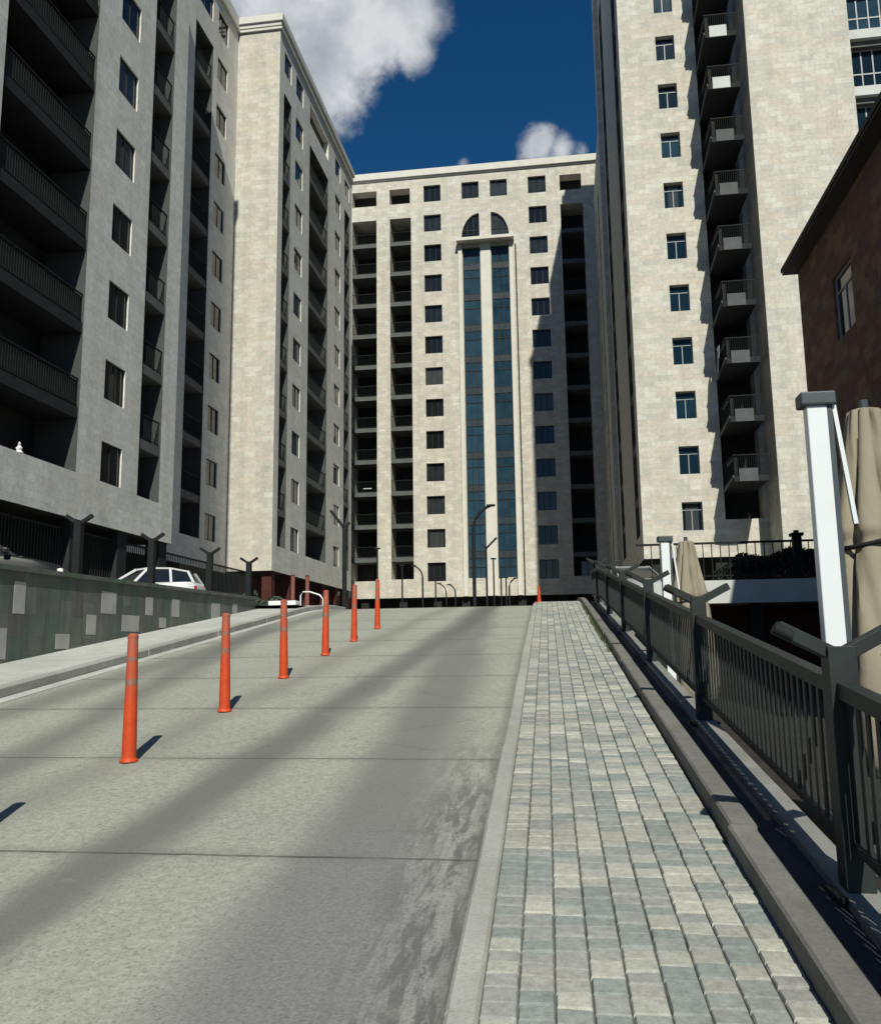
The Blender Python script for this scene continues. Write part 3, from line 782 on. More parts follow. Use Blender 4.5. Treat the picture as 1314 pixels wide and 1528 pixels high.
facade(b.w, '+Y', 57, 6.7, 16.22, 54.9, 59.4, []); facade(b.w, '+Y', 67.2, 6.7, 16.22, 42.0, 54.9, [])
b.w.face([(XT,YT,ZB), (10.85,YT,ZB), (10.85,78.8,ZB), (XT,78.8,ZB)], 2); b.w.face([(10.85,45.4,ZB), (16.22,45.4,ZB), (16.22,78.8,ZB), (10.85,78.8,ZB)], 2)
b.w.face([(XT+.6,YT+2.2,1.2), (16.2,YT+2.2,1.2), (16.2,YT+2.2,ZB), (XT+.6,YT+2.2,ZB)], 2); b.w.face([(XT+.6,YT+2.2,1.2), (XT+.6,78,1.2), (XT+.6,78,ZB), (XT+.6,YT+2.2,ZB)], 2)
b.t.box(XT-.12, 6.7, YT-.12, YT+.2, 55.6, 56.3); b.t.box(6.7, 10.85, YT-.12, YT+.2, 58.9, 59.6); b.t.box(10.75, 16.4, 45.28, 45.6, 58.9, 59.6); b.t.box(3.78, 6.7, 65.88, 66.2, 54.4, 55.0)
for xx in (5.0, 8.3, 11.4, 15.6):
    gc = MB(); gc.box(xx-.3, xx+.3, YT+.3, YT+.9, 1.2, ZB); gc.build('column', M_void, b.root, origin=b.loc)
# projecting balconies with a pale front panel
for k in range(1, 16):
    z = 5.4 + 3.1*k; yf = 45.0; xa, xb = 8.62, 10.30
    m = MB(); m.box(xa, xb, yf, YT+.95, z-.30, z)
    o = m.build('balcony', M_dslab, b.root, origin=b.loc)
    fp = MB(); fp.box(8.86, 9.78, yf-.05, yf-.004, z-.30, z+.36); q = fp.build('front_panel', M_fascia if k > 7 else M_greyp, o, origin=b.loc)  # lower storeys: same panel with shade put into a greyer colour
    rl = MB()
    rl.box(xa, xb, yf+.02, yf+.06, z+1.05, z+1.10); rl.box(xa+.01, xa+.05, yf+.061, YT-.02, z+1.05, z+1.10)
    x = xa + .05
    while x < xb: rl.box(x-.009, x+.009, yf+.03, yf+.05, z+.001, z+1.05); x += .105
    yy = yf + .15
    while yy < YT - .05: rl.box(xa+.02, xa+.04, yy-.009, yy+.009, z+.001, z+1.05); yy += .105
    rl.box(xa+.06, 8.82, yf+.062, yf+.075, z+.05, z+.95)
    rl.box(xa+.052, xa+.06, yf+.2, YT-.05, z+.05, z+.95)
    rl.build('railing', M_metal, o, origin=b.loc)
    tr = MB(); tr.hexa([(xa-.05,yf-.003,z-.10), (xa-.003,yf-.003,z-.10), (xa-.003,YT-.01,z-.42), (xa-.05,YT-.01,z-.42), (xa-.05,yf-.003,z+.04), (xa-.003,yf-.003,z+.04), (xa-.003,YT-.01,z-.26), (xa-.05,YT-.01,z-.26)])
    tr.build('edge_trim', M_greyp, o, origin=b.loc)
    # dark door leaf behind
    fm, pm = win_mesh(1.3, 2.1, 'dark2')
    put('balcony_door', fm, b.mat('-Y', YT, 9.6, z+.02, .9), o)
sht = MB()                                           # washing hung over the rail of one storey
zc = 5.4 + 3.1*4
for k in range(8):
    y0_, y1_ = 46.2 + k*.09, 46.2 + (k+1)*.09
    xx = lambda q: 8.52 + .04*math.sin(q*9)
    sht.face([(xx(k), y0_, zc-3.1+1.12), (xx(k+1), y1_, zc-3.1+1.12), (xx(k+1)-.12, y1_+.1, zc-3.1-.3-.03*k), (xx(k)-.12, y0_, zc-3.1-.3-.03*k)])
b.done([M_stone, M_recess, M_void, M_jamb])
wsh = sht.build('hanging_sheet', M_fwhite); sm = wsh.modifiers.new('s', 'SOLIDIFY'); sm.thickness = .02
tag(wsh, 'pale sheet hung over the side of a lower tower balcony', 'sheet')

# ------------------------------------------------------------------ glazed block at the right edge
b = Bld('glazed_building', 'block with pale gridded strip windows between grey slab bands, just right of the tower', 'building', (22, 54, 1.2))
holes = []
YG = 48.0
for k in range(-8, 6):
    z0 = 31.05 + 3.52*k
    if z0 < 3: continue
    holes.append(b.win('-Y', YG, 17.15, 24.0, z0, z0+2.55, 'pale_grid', .35))
facade(b.w, '-Y', YG, 16.9, 24.6, 1.2, 56, holes); facade(b.w, '-X', 16.9, YG, 62, 1.2, 56, []); facade(b.w, '+X', 24.6, YG, 62, 1.2, 56, [])
b.w.face([(16.9,YG,56), (24.6,YG,56), (24.6,62,56), (16.9,62,56)])
for k in range(-8, 6):
    z0 = 31.05 + 3.52*k
    if z0 > 3:
        bd = MB(); bd.box(16.92, 24.6, YG-.28, YG-.003, z0-.62, z0-.06); bd.build('slab_band', M_fascia, b.root, origin=b.loc)
b.done([M_slab, M_recess])

# ------------------------------------------------------------------ brown house at the right
b = Bld('brown_house', 'dark brown tuff stone house with steep eave at the right edge behind the parasols', 'house', (12, 15, -1.3))
XB = 7.2
holes = []
for (ya, yb) in ((21.5, 22.95), (15.4, 16.9), (9.6, 11.1)):
    for (e, f) in ((7.75, 9.45), (3.0, 4.8)):
        holes.append(b.win('-X', XB, ya, yb, e, f, 'pale_t', .07))
facade(b.w, '-X', XB, 5, 26, -1.32, 11.2, holes); facade(b.w, '+Y', 26, XB, 17, -1.32, 11.2, []); facade(b.w, '-Y', 5, XB, 17, -1.32, 11.2, [])
b.w.face([(17,5,-1.3), (17,26,-1.3), (17,26,11.2), (17,5,11.2)])
for yy in (5, 26): b.w.face([(XB,yy,11.2), (17,yy,11.2), (12.1,yy,14.9)])
rf = MB()
def roofslab(x0, z0, x1, z1, ya, yb, t):
    rf.hexa([(x0,ya,z0-t), (x1,ya,z1-t), (x1,yb,z1-t), (x0,yb,z0-t), (x0,ya,z0), (x1,ya,z1), (x1,yb,z1), (x0,yb,z0)])
roofslab(6.73, 11.17, 12.1, 15.2, 4.5, 26.08, .13); roofslab(12.1005, 15.2, 17.6, 11.1, 4.5, 26.08, .13)
rf.build('roof', M_roof, b.root, origin=b.loc)
sf = MB(); sf.box(6.76, XB-.003, 4.6, 26.02, 10.965, 11.045); sf.build('eave_board', M_roof, b.root, origin=b.loc)
b.done([M_tuff, M_recess])

# ------------------------------------------------------------------ retaining wall at left with pale inset tiles
wl = MB(); XW = -8.1
for a, c_ in zip([-9,2,8,12,16,19], [2,8,12,16,19,22.2]):
    za = -2.4
    wl.hexa([(XW-.22,a,za), (XW,a,za), (XW,c_,za), (XW-.22,c_,za), (XW-.22,a,1.24+.012*(a-11)), (XW,a,1.24+.012*(a-11)), (XW,c_,1.24+.012*(c_-11)), (XW-.22,c_,1.24+.012*(c_-11))], 0)
tiles = [(11.96,12.24,.62,1.10), (14.45,14.96,.72,1.11), (14.0,14.3,.34,.68), (15.2,15.85,.42,.72), (16.1,16.4,.75,1.10), (17.25,17.6,.76,1.12), (16.7,17.0,.52,.72), (13.1,13.5,.10,.34), (11.2,11.85,-.05,.40), (19.3,19.8,.78,1.15), (10.2,10.5,.3,.8), (9.2,9.8,-.1,.35), (8.0,8.3,.35,.85), (20.6,20.9,.95,1.2)]
for (ya, yb, e, f) in tiles: wl.box(XW-.03, XW+.004, ya, yb, e, f, 1)
wo = wl.build('retaining_wall', [M_panel, M_ptile]); tag(wo, 'grey green retaining wall with scattered pale rectangular tiles along the left pavement', 'wall')
cp = MB()
cp.hexa([(XW-.27,-9,1.0), (XW+.05,-9,1.0), (XW+.05,22.25,1.375), (XW-.27,22.25,1.375), (XW-.27,-9,1.07), (XW+.05,-9,1.07), (XW+.05,22.25,1.445), (XW-.27,22.25,1.445)])
cp.build('coping', M_panel, wo)

# ------------------------------------------------------------------ railings with V-armed posts
def v_post(mb, base, h, w, arm, rise, lamp=None):
    x, y, z = base
    mb.box(x-w/2, x+w/2, y-w/2, y+w/2, z, z+h)
def make_rail(name, label, cat, base_fn, ys, y_end, hz, post_h, pw, arm, rise, group, low=.2, step=.115, extra=None, bars=(.010,.046), light=True):
    x0, y0_, z0 = base_fn(ys[0])
    root = thing(name, label, cat, (x0, y0_, z0), 0, group); org = (x0, y0_, z0)
    for i, y in enumerate(ys):
        x, yy, z = base_fn(y)
        p = MB(); p.box(x-pw/2, x+pw/2, yy-pw/2, yy+pw/2, z, z+post_h); p.box(x-pw*.9, x+pw*.9, yy-pw*.9, yy+pw*.9, z, z+.025)
        po = p.build('post', M_rail, root, origin=org, bevel=.004)
        for s in (-1, 1):
            a = MB(); A = Vector((x + s*pw*.3, yy, z+post_h-.03)); B = Vector((x + s*arm, yy + .02*s, z+post_h+rise))
            a.bar(A, B, pw*.62, pw*.5); ao = a.build('arm', M_rail, po, origin=org, bevel=.004)
            if light and s == -1:
                d = (B-A).normalized(); m = MB(); m.tube([B - d*.07 + Vector((0,-.03,-.012)), B + d*.02 + Vector((0,-.03,-.012))], pw*.22, 10)
                m.build('spotlight', M_metal, po, origin=org, smooth=True)
    ends = list(ys) + ([y_end] if y_end else [])
    for a, c_ in zip(ends[:-1], ends[1:]):
        A = Vector(base_fn(a)); B = Vector(base_fn(c_))
        r_ = MB(); r2_ = MB(); n = 4
        for k in range(n):
            P_ = Vector(base_fn(a + pw/2 + (c_-a-pw)*k/n)); Q = Vector(base_fn(a + pw/2 + (c_-a-pw)*(k+1)/n))
            r_.bar(P_ + Vector((0,0,hz)), Q + Vector((0,0,hz)), .075, .07); r2_.bar(P_ + Vector((0,0,low)), Q + Vector((0,0,low)), .05, .035)
        r_.build('top_rail', M_rail, root, origin=org); r2_.build('bottom_rail', M_rail, root, origin=org)
        bm_ = MB(); y = a + pw/2 + step*.6
        while y < c_ - pw/2:
            x, yy, z = base_fn(y); bm_.box(x-bars[0]/2, x+bars[0]/2, yy-bars[1]/2, yy+bars[1]/2, z+low+.018, z+hz-.028); y += step
        bm_.build('balusters', M_rail, root, origin=org)
    return root
make_rail('railing', 'dark graphite railing with V armed posts running up the ramp beside the paved footway', 'railing',
          lambda y: RP(1.315, y, .04), [.5, 4.28, 8.0, 11.75, 15.5, 19.25, 23.0], 26.4, .905, 1.095, .125, .27, .09, None, low=.235)
def vlamp(label, x, y, z):
    r_ = thing('lamp_post', label, 'lamp post', (x, y, z), 0, 'V armed lamp posts on the patterned wall'); pw = .125
    p = MB(); p.box(-pw/2, pw/2, -pw/2, pw/2, 0, .93); p.box(-pw*.9, pw*.9, -pw*.9, pw*.9, 0, .025); p.build('post', M_metal, r_, bevel=.004)
    for s_ in (-1, 1):
        m = MB(); m.bar((s_*pw*.3, 0, .90), (s_*.23, .02*s_, 1.03), .075, .06); ao = m.build('arm', M_metal, r_, bevel=.004)
for y, lab in ((5.6, 'black V armed lamp post on the wall, out of the photo at the left'), (8.35, 'black V armed lamp post on the wall left of the black car, outside the photo'), (11.05, 'black V armed lamp post on the wall just outside the left edge'),
               (13.8, 'black V armed lamp post on the wall nearest the black car, tallest in view'), (16.5, 'black V armed lamp post on the wall in front of the white car'),
               (19.4, 'black V armed lamp post on the wall just right of the white car'), (21.95, 'black V armed lamp post at the far end of the patterned wall, by the shrubs')):
    vlamp(lab, XW-.11, y, 1.24+.012*(y-11)+.06)
fe = thing('fence', 'tall black barred fence along the dark ground floor behind the parked cars', 'fence', (-16.85, 10, 1.18))
for z0 in (4.22, 1.45):
    m = MB(); m.box(-16.88, -16.82, 10.2, 45.4, z0, z0+.07); m.build('rail', M_metal, fe, origin=fe.location)
m = MB(); yy = 10.3
while yy < 45.4: m.box(-16.865, -16.845, yy-.014, yy+.014, 1.20, 4.215); yy += .17
m.build('bars', M_rail, fe, origin=fe.location)

# ------------------------------------------------------------------ orange delineator posts
def make_bollard():
    r_ = thing('traffic_post', '', 'traffic post', (0,0,0))
    m = MB(); m.lathe([(.074,0), (.074,.010), (.068,.018), (.0585,.03)], 20); m.build('base', M_orange, r_, smooth=True)
    m = MB(); m.lathe([(.058,.02), (.056,.2), (.051,.45), (.045,.75), (.041,.97), (.037,.995), (.016,1.005)], 20); m.build('tube', M_orange, r_, smooth=True)
    for z0, z1, q in ((.60, .69, .0484), (.79, .87, .0446)):
        m = MB(); m.lathe([(q+.0005, z0), (q-.003, z1)], 20, cap=False); m.build('reflective_band', M_band, r_, smooth=True)
    m = MB(); m.lathe([(.040,.965), (.043,.975), (.043,.995), (.026,1.012)], 16); m.build('cap', M_orange, r_, smooth=True)
    return r_
proto = make_bollard()
BL = [(-3.353,6.76,'tallest and nearest orange post in full view, on the road crack, with short dark shadow'),
      (-3.354,8.84,'orange traffic post second up the road, just past the nearest full one'),
      (-3.42,11.09,'orange traffic post third up the ramp, in front of the left kerb line'),
      (-3.465,13.4,'orange traffic post fourth up the ramp, top against the left block'),
      (-3.447,15.35,'orange traffic post fifth up the ramp, top beside the corner of the left block'),
      (-3.479,17.69,'farthest and smallest orange post of the row, top against the far building'),
      (-3.38,4.70,'orange traffic post beyond the left edge of the photo, only its shadow shows')]
for i, (xr, y, lab) in enumerate(BL):
    o = proto if i == 0 else copy_tree(proto)
    o.location = RP(xr, y, .002); o.rotation_euler = (0, -.006, 0) if i == 0 else (random.uniform(-.012,.012), random.uniform(-.018,.012), random.uniform(-.6,.6)); o['label'] = lab; o['group'] = 'orange traffic posts dividing the ramp'

# ------------------------------------------------------------------ folded parasols on white masts
def make_parasol(seed):
    random.seed(seed)
    r_ = thing('parasol', '', 'parasol', (0,0,0))
    m = MB(); m.box(-.066, .060, -.05, .05, .06, 2.86); m.build('mast', M_white, r_, bevel=.008)
    m = MB(); m.box(-.30, .30, -.30, .30, 0, .06); m.build('base_plate', M_capg, r_, bevel=.01)
    m = MB(); m.box(-.105, .115, -.075, .075, 2.86, 2.95); m.build('cap', M_capg, r_, bevel=.012)
    m = MB(); m.box(.061, .092, -.045, .06, .3, 2.86); m.build('mast_channel', M_capg, r_)
    m = MB(); m.bar((.106,-.02,2.86), (.185,-.01,2.08), .026, .03); m.build('strut', M_white, r_)
    prof = [(.05,2.91), (.112,2.89), (.13,2.80), (.195,2.45), (.262,2.15), (.282,2.06), (.262,1.99), (.295,1.86), (.33,1.5), (.36,1.2), (.38,.9), (.385,.6), (.34,.5)]
    fold = lambda t, z: 1 - .24*(1 - abs(math.sin(4*t + .5*math.sin(z*1.3))))**3 + .05*math.sin(3*t + 1.1*z) + .022*math.sin(9*t - z*2.3) - .11*(1 - abs(math.sin(2.5*t + 1.3*z)))**5
    pr2 = []
    for (a, b_) in zip(prof[:-1], prof[1:]):
        for k in range(3): pr2.append((a[0]+(b_[0]-a[0])*k/3, a[1]+(b_[1]-a[1])*k/3))
    pr2.append(prof[-1])
    m = MB(); m.lathe(pr2, 72, c=(.40,.30,0), fold=fold); m.build('canopy', M_canvas, r_, smooth=True)
    m = MB()
    pts = [(.40 + .283*math.cos(t), .30 + .283*math.sin(t), 2.03 + .09*math.cos(t - .5)) for t in [2*PI*k/24 for k in range(25)]]
    m.tube(pts, .017, 6); m.build('tie_strap', M_black, r_)
    m = MB()
    pts = [(.40 + .345*math.cos(t), .30 + .345*math.sin(t), 1.30 + .07*math.cos(2*t)) for t in [PI + 2*PI*.35*k/10 for k in range(11)]]
    m.tube(pts, .008, 6); m.build('cord', M_black, r_)
    m = MB(); m.tube([(.40,.30,.06), (.40,.30,2.97)], .03, 10); m.build('centre_pole', M_capg, r_)
    return r_
p1 = make_parasol(3)
p1.location = (1.66, 5.85, -1.32); tag(p1, 'large folded beige parasol beside a white mast with grey cap, nearest at the right edge', 'parasol', 'folded parasols on the terrace')
p2 = copy_tree(p1); p2.location = (1.515, 13.6, -1.28); p2.rotation_euler = (0,0,.12)
tag(p2, 'smaller folded beige parasol by a white mast, farther off beyond the railing', 'parasol', 'folded parasols on the terrace')
random.seed(21)

# ------------------------------------------------------------------ raised deck with fence at the end of the terrace
dk = MB(); dk.box(2.35, 7.18, 25, 27.39, 1.17, 1.80); dko = dk.build('raised_deck', M_fascia); tag(dko, 'raised deck edge with pale fascia below the tower, behind the parasols', 'deck')
ud = MB(); ud.box(2.35, 7.18, 26.6, 26.8, -1.32, 1.165); ud.build('back_wall', M_redwall, dko)
for xx in (2.6, 5.2):
    m = MB(); m.box(xx-.15, xx+.15, 25.2, 25.5, -1.32, 1.165); m.build('support_post', M_void, dko)
fr_ = thing('deck_fence', 'thin black metal fence with square end post on the raised deck below the tower', 'fence', (2.1, 25.1, 1.8))
m = MB(); m.box(2.0, 7.17, 25.08, 25.13, 2.82, 2.88); m.build('top_rail', M_metal, fr_, origin=fr_.location)
m = MB(); m.box(2.36, 7.17, 25.085, 25.125, 1.92, 1.95); m.build('bottom_rail', M_metal, fr_, origin=fr_.location)
m = MB(); x = 2.42
while x < 7.1: m.box(x-.012, x+.012, 25.09, 25.12, 1.80, 2.82); x += .235
m.build('balusters', M_metal, fr_, origin=fr_.location)
for xx in (6.35,):
    m = MB(); m.box(xx-.11, xx+.11, 25.0, 25.22, 1.80, 2.98); m.box(xx-.16, xx+.16, 24.95, 25.27, 2.98, 3.06); m.box(xx-.06, xx+.06, 25.05, 25.17, 3.06, 3.14); m.build('post', M_metal, fr_, origin=fr_.location)
def leaves(mb, n, fn, s0, s1, mi=0):
    for k in range(n):
        p = Vector(fn()); s = random.uniform(s0, s1)
        a = Vector((random.gauss(0,1), random.gauss(0,1), random.gauss(0,1))).normalized(); c_ = a.orthogonal().normalized(); d = a.cross(c_)
        mb.face([p - c_*s, p + d*s*.45, p + c_*s, p - d*s*.45], mi)
hd = MB()
def hedge_pt():
    x = random.uniform(4.2, 7.1); top_ = 2.62 + .10*math.sin(x*2.1) + .06*math.sin(x*5.3) - max(0, 4.9-x)*.8
    return (x, 25.75 + random.uniform(-.35,.35), 1.8 + (top_-1.8)*random.random()**.6)
leaves(hd, 5200, hedge_pt, .03, .07)
tag(hd.build('hedge', M_hedge), 'dark clipped hedge behind the thin black deck fence', 'hedge')

# ------------------------------------------------------------------ cars
def make_car(name, label, loc, rz, paint, group, long=1.0, tall=1.0):
    r_ = thing(name, label, 'car', loc, rz, group)
    st = [(2.12,.55,.40,.60), (2.08,.72,.32,.70), (1.9,.82,.26,.80), (1.4,.87,.22,.92), (.95,.89,.20,.98), (0,.90,.20,1.0), (-1.0,.90,.20,1.03), (-1.7,.88,.22,1.05), (-2.0,.83,.28,1.02), (-2.12,.74,.36,.92), (-2.15,.62,.44,.8)]
    m = MB(); rings = []
    for (x, w, zb, zs) in st:
        zs *= tall; i = len(m.v)
        half = [(w*.80,zb), (w*.95,zb+.06), (w,zb+.2), (w,(zb+zs)/2), (w*.985,zs-.12), (w*.95,zs-.04), (w*.85,zs), (w*.4,zs+.025)]
        ring = [(x*long, yy, zz) for yy, zz in half] + [(x*long, -yy, zz) for yy, zz in reversed(half)]
        m.v += ring; rings.append((i, len(ring)))
    for (a, n), (c_, _) in zip(rings[:-1], rings[1:]):
        for k in range(n): m.f.append((a+k, a+(k+1)%n, c_+(k+1)%n, c_+k)); m.m.append(0); m.tone.append(.5)
    for i, n in (rings[0], rings[-1]): m.f.append(tuple(range(i, i+n))); m.m.append(0); m.tone.append(.5)
    body = m.build('body', paint, r_, smooth=True)
    L = long; T = tall
    lo = [(1.02,.74,.97), (.2,.80,.99), (-1.2,.80,1.01), (-2.0,.72,1.02)]; hi = [(.15,.56,1.44), (-.3,.62,1.49), (-1.1,.62,1.48), (-1.72,.54,1.38)]
    lo = [(a*L,b_,c_*T) for a,b_,c_ in lo]; hi = [(a*L,b_,c_*T) for a,b_,c_ in hi]
    m = MB()
    for s in (-1, 1):
        for k in range(3):
            (a,b_,c_), (d,e,f) = lo[k], lo[k+1]; (g_,h,i_), (j,k_,l_) = hi[k], hi[k+1]
            m.face([(a,s*b_,c_), (d,s*e,f), (j,s*k_,l_), (g_,s*h,i_)])
    for k in (0, 3): m.face([(lo[k][0],-lo[k][1],lo[k][2]), (lo[k][0],lo[k][1],lo[k][2]), (hi[k][0],hi[k][1],hi[k][2]), (hi[k][0],-hi[k][1],hi[k][2])])
    m.build('windows', M_cglass, r_)
    m = MB()
    for k in range(3):
        (g_,h,i_), (j,k_,l_) = hi[k], hi[k+1]
        m.face([(g_,h,i_+.012), (j,k_,l_+.012), (j,0,l_+.05), (g_,0,i_+.05)]); m.face([(g_,-h,i_+.012), (j,-k_,l_+.012), (j,0,l_+.05), (g_,0,i_+.05)])
    for s in (-1, 1):
        for k in range(4): m.bar((lo[k][0],s*(lo[k][1]+.004),lo[k][2]-.01), (hi[k][0],s*(hi[k][1]+.004),hi[k][2]+.02), .075, .03, up=(0,1,0))
        for k in range(3): m.bar((hi[k][0],s*hi[k][1],hi[k][2]+.01), (hi[k+1][0],s*hi[k+1][1],hi[k+1][2]+.01), .05, .05); m.bar((lo[k][0],s*(lo[k][1]+.01),lo[k][2]+.01), (lo[k+1][0],s*(lo[k+1][1]+.01),lo[k+1][2]+.01), .04, .03)
    m.bar((hi[0][0],-hi[0][1],hi[0][2]+.01), (hi[0][0],hi[0][1],hi[0][2]+.01), .06, .05)
    m.build('roof', paint, r_)
    for x in (1.32*L, -1.35*L):
        for s in (-1, 1):
            m = MB(); m.tube([(x, s*.70, .31), (x, s*.905, .31)], .315, 24); w = m.build('wheel', M_black, r_)
            m = MB(); m.tube([(x, s*.89, .31), (x, s*.915, .31)], .19, 20); m.build('rim', M_chrome, w)
    for s in (-1, 1):
        m = MB(); m.box(1.93*L, 2.07*L, s*.66-.14, s*.66+.14, .60*T, .72*T); m.build('headlight', M_lamp, r_, bevel=.03)
        m = MB(); m.box(-2.12*L, -1.98*L, s*.70-.10, s*.70+.10, .74*T, .92*T); m.build('tail_light', M_redl, r_, bevel=.02)
        m = MB(); m.box(.78*L, .92*L, s*.95-.09, s*.95+.09, 1.0*T, 1.12*T); m.build('mirror', paint, r_, bevel=.03)
    m = MB(); m.box(2.08*L, 2.135*L, -.42, .42, .42, .58); m.build('grille', M_black, r_)
    return r_
make_car('parked_car', 'white car parked behind the black fence on the left wall', (-13.45, 26.6, 1.19), R(192), M_carw, 'cars parked around the buildings', .86)
make_car('parked_car', 'black car parked behind the fence at the far left edge', (-13.75, 18.7, 1.185), R(24), M_cark, 'cars parked around the buildings', 1.0, 1.12)
make_car('parked_car', 'silver car seen past the upper railing, near the far parasol', (2.25, 30.6, ZP), R(-78), M_cars, 'cars parked around the buildings')

# ------------------------------------------------------------------ lamps on the plaza
def curved_lamp(label, x, y, ztop, r0, hook, name='street_lamp'):
    r_ = thing(name, label, 'street lamp', (x, y, ZP), 0, 'black lamp posts on the plaza'); h = ztop - ZP
    m = MB()
    pts = [(0,0,0), (0,0,h*.5)]
    if hook:
        n = 8; hx = hook
        pts = [(0,0,0), (0,0,h-abs(hx)*1.0)]
        for k in range(1, n+1):
            t = PI/2*k/n*.8; pts.append((hx*(1-math.cos(t)), 0, h-abs(hx) + abs(hx)*math.sin(t)))
    else: pts = [(0,0,0), (0,0,h)]
    m.tube(pts, [r0]*2 + [r0*.8]*(len(pts)-2) if len(pts) > 2 else r0, 8); m.build('pole', M_metal, r_, smooth=True)
    e = pts[-1]
    m = MB(); m.box(e[0]-.16, e[0]+.16, -.08, .08, e[2]-.04, e[2]+.04); m.build('lamp_head', M_metal, r_, bevel=.02)
    m = MB(); m.box(-r0*2, r0*2, -r0*2, r0*2, 0, .05); m.build('base_plate', M_metal, r_)
    return r_
curved_lamp('slim black lamp post against the left balcony columns of the far building', -10.43, 48, 5.7, .05, 0)
curved_lamp('short thin black post below the second balcony column of the far building', -9.39, 50, 4.9, .05, 0)
curved_lamp('black lamp post curving left at its top, left of the lowest plain window', -9.5, 58, 5.7, .06, -.9)
curved_lamp('thin straight black post below the lowest plain window of the far building', -8.92, 60, 5.0, .05, 0)
curved_lamp('small curved black lamp hooking left, under the lowest window at its right corner', -9.0, 66, 5.05, .05, -.8)
curved_lamp('small curved black lamp hooking left, between the window row and the glazed bays', -8.3, 66, 4.95, .06, -.7)
curved_lamp('tall thick black lamp sweeping right in front of the left glazed bay', -3.42, 33, 5.5, .07, 1.0)
curved_lamp('straight black pole in front of the pier between the glazed bays', -4.06, 50, 5.15, .045, 0)
curved_lamp('thin black post beneath the right glazed bay, left of two', -4.37, 60, 4.85, .05, 0)
curved_lamp('thin black post beneath the right glazed bay, right of two', -4.03, 60, 4.85, .05, 0)
curved_lamp('short black lamp leaning right beneath the right glazed bay', -3.95, 62, 5.0, .06, .7)
def arm_lamp(label, x, y, zj, ztip, dx, r0):
    r_ = thing('street_lamp', label, 'street lamp', (x, y, ZP), 0, 'black lamp posts on the plaza')
    m = MB(); m.tube([(0,0,0), (0,0,zj-ZP)], r0, 8); m.build('pole', M_metal, r_, smooth=True)
    m = MB(); m.bar((0,0,zj-ZP-.04), (dx,0,ztip-ZP), .10, .09); m.build('arm', M_metal, r_)
    m = MB(); m.bar((0,0,zj-ZP-.04), (-dx*.32,0,zj-ZP+(ztip-zj)*.3), .10, .09); m.build('arm', M_metal, r_)
    m = MB(); m.box(-r0*2, r0*2, -r0*2, r0*2, 0, .05); m.build('base_plate', M_metal, r_)
arm_lamp('black post with one long raised arm at the corner of the left block', -7.7, 30, 4.35, 4.98, -.52, .085)
arm_lamp('black post with short raised arm in front of the pier between the glazed bays', -3.93, 44, 5.1, 5.6, .55, .05)

# ------------------------------------------------------------------ small things at the end of the left wall
def shrub(label, x, y, z, rx, rz_, n):
    r_ = thing('shrub', label, 'shrub', (x, y, z), 0, 'low shrubs at the end of the patterned wall')
    m = MB()
    def pt():
        t = random.uniform(0, 2*PI); u = random.random()**.5; h = random.random()
        return (rx*u*math.cos(t)*(1-h*.5), rx*u*math.sin(t)*(1-h*.5), rz_*h*(1-.4*u*u) + .02)
    leaves(m, n, pt, .03, .07); m.build('foliage', M_leaf, r_)
    m = MB()
    for k in range(5): m.tube([(0,0,0), (random.uniform(-rx,rx)*.6, random.uniform(-rx,rx)*.6, rz_*.6)], [.018,.006], 5)
    m.build('stems', M_tuff, r_)
shrub('low grey green shrub just past the end of the patterned wall', -8.55, 22.9, 1.2, .55, .42, 900)
shrub('wider low shrub right of the first one, by the white kerb block', -8.25, 24.2, 1.22, .55, .34, 900)
shrub('small pale shrub at the corner of the patterned wall', -8.35, 22.55, 1.2, .30, .5, 500)
m = MB(); m.box(-8.25, -7.45, 23.6, 23.95, 1.1, 1.42); tag(m.build('kerb_block', M_white, bevel=.02), 'white painted block lying beside the orange posts at the top of the left pavement', 'block')
def red_post(label, x, y):
    r_ = thing('barrier_post', label, 'post', (x, y, 1.2), 0, 'red barrier posts at the top of the ramp')
    m = MB(); m.tube([(0,0,0), (0,0,1.02)], .06, 12); m.build('shaft', M_red, r_, smooth=True)
    m = MB(); m.tube([(0,0,1.02), (0,0,1.05)], .066, 12); m.build('cap', M_redwall, r_)
    m = MB(); m.box(-.13, .13, -.13, .13, 0, .03); m.build('base_plate', M_metal, r_)
red_post('left red post standing by the corner of the left block', -7.95, 24.9)
red_post('right red post beside the white hoop', -7.6, 25.2)
m = MB(); m.tube([(-7.62,24.6,1.1), (-7.62,24.6,1.62), (-7.55,24.6,1.72), (-7.35,24.6,1.72), (-7.05,24.6,1.62), (-6.95,24.6,1.5), (-6.95,24.6,1.1)], .02, 8)
tag(m.build('hoop_barrier', M_white, smooth=True), 'white tubular hoop barrier beside the right red post', 'barrier')
rp = thing('marker_cone', 'faded orange marker at the far end of the paved footway', 'cone', RP(-.25, 26.2, .09))
m = MB(); m.lathe([(.06,.03), (.045,.3), (.03,.50), (.012,.51)], 14); m.build('body', M_orange, rp, smooth=True)
m = MB(); m.box(-.13,.13,-.13,.13,0,.03); m.build('base', M_orange, rp)

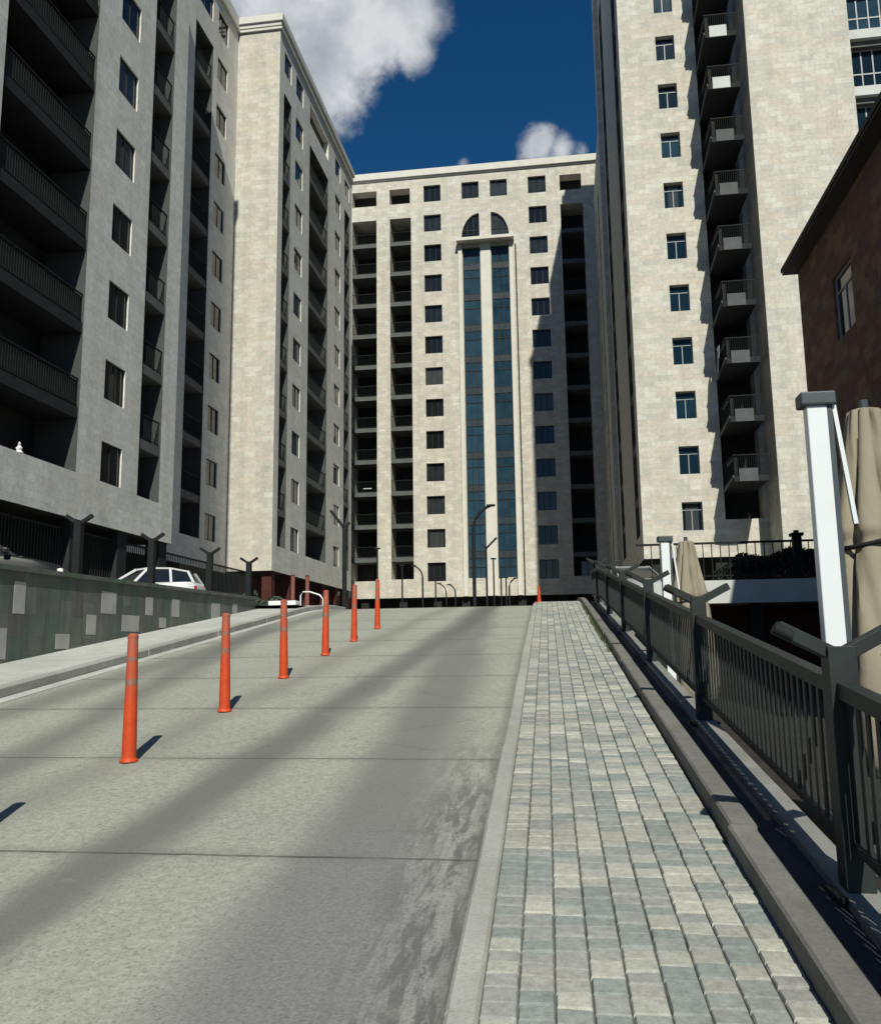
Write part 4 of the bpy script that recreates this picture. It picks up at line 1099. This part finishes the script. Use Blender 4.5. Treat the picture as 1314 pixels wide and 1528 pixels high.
# ------------------------------------------------------------------ light, sky, camera
AZ, EL = R(12.3), R(43.0)
sd = Vector((-math.sin(AZ)*math.cos(EL), math.cos(AZ)*math.cos(EL), -math.sin(EL)))
L = bpy.data.lights.new('sun', 'SUN'); L.energy = 4.5; L.angle = R(.5); L.color = (.985, .97, .86)
lo = bpy.data.objects.new('sun', L); COL.objects.link(lo); lo.rotation_euler = sd.to_track_quat('-Z', 'Y').to_euler()
W = bpy.data.worlds.new('World'); scene.world = W; W.use_nodes = True
t = NT(W.node_tree); bg = W.node_tree.nodes['Background']
sky = t.n('ShaderNodeTexSky', sky_type='NISHITA', sun_disc=False, sun_elevation=EL, sun_rotation=PI - AZ, altitude=1000, air_density=1.0, dust_density=.25, ozone_density=2.5)
SKY_STR = .05
bg.inputs['Strength'].default_value = SKY_STR
hs = t.n('ShaderNodeHueSaturation', i_Saturation=1.36, i_Value=1.22, i_Hue=.5); t.l(sky.outputs[0], hs.inputs['Color'])
co = t.n('ShaderNodeTexCoord').outputs['Generated']
w1 = t.n('ShaderNodeTexNoise', i_Scale=9, i_Detail=9, i_Roughness=.58); t.l(co, w1.inputs['Vector'])
w2 = t.noise(co, 30, 6, .6)
def lobe(c, r_, soft, amp):
    vm = t.n('ShaderNodeVectorMath', operation='DISTANCE'); t.l(co, vm.inputs[0]); vm.inputs[1].default_value = c
    d = t.math('SUBTRACT', vm.outputs['Value'], t.math('MULTIPLY', t.math('SUBTRACT', w1.outputs['Fac'], .5), amp))
    d = t.math('SUBTRACT', d, t.math('MULTIPLY', t.math('SUBTRACT', w2, .5), amp*.22))
    mr = t.n('ShaderNodeMapRange'); mr.interpolation_type = 'SMOOTHSTEP'
    t.l(d, mr.inputs[0]); mr.inputs[1].default_value = r_ + soft; mr.inputs[2].default_value = r_ - soft; mr.inputs[3].default_value = 0; mr.inputs[4].default_value = 1
    return mr.outputs[0]
LOBES = [((-.207,.763,.612),.062,.011,.11), ((-.172,.768,.617),.052,.010,.09), ((-.138,.785,.604),.026,.010,.06), ((-.140,.768,.626),.040,.012,.07), ((-.196,.783,.590),.016,.009,.06), ((-.271,.745,.609),.11,.02,.15), ((-.200,.722,.662),.085,.02,.12),
         ((-.012,.852,.5215),.010,.010,.085), ((.010,.853,.514),.006,.010,.07), ((-.092,.854,.509),.001,.007,.05), ((.035,.856,.511),.001,.009,.06)]
mask = None
for q in LOBES:
    f = lobe(*q); mask = f if mask is None else t.math('MAXIMUM', mask, f)
fac = t.math('MULTIPLY', mask, .97)
cn = t.noise(co, 12, 7, .55)
cc = t.ramp(cn, [(.32, (.42,.475,.54)), (.50, (.62,.67,.72)), (.64, (.90,.92,.95))])
sc_ = t.n('ShaderNodeVectorMath', operation='SCALE'); t.l(cc, sc_.inputs[0]); sc_.inputs['Scale'].default_value = .78/SKY_STR
t.l(t.mix(fac, hs.outputs[0], sc_.outputs[0]), bg.inputs['Color'])

cam = bpy.data.cameras.new('camera'); co_ = bpy.data.objects.new('camera', cam); COL.objects.link(co_); scene.camera = co_
cam.sensor_fit = 'VERTICAL'; cam.sensor_height = 36; cam.sensor_width = 36; cam.lens = 1303.2/1528*36
cam.clip_start = .05; cam.clip_end = 3000
p_, r__, yw = .156685, -.0136022, .14085
h = Vector((-math.sin(yw), math.cos(yw), 0)); rt = Vector((math.cos(yw), math.sin(yw), 0)); up = Vector((0,0,1))
fw = h*math.cos(p_) + up*math.sin(p_); u = up*math.cos(p_) - h*math.sin(p_)
r2 = rt*math.cos(r__) + u*math.sin(r__); u2 = u*math.cos(r__) - rt*math.sin(r__)
co_.matrix_world = Matrix(((r2.x,u2.x,-fw.x,0), (r2.y,u2.y,-fw.y,0), (r2.z,u2.z,-fw.z,0), (0,0,0,1)))
vs = scene.view_settings; vs.view_transform = 'Standard'; vs.look = 'None'; vs.exposure = 0; vs.gamma = 1
scene.cycles.max_bounces = 6; scene.cycles.diffuse_bounces = 1; scene.cycles.use_denoising = True
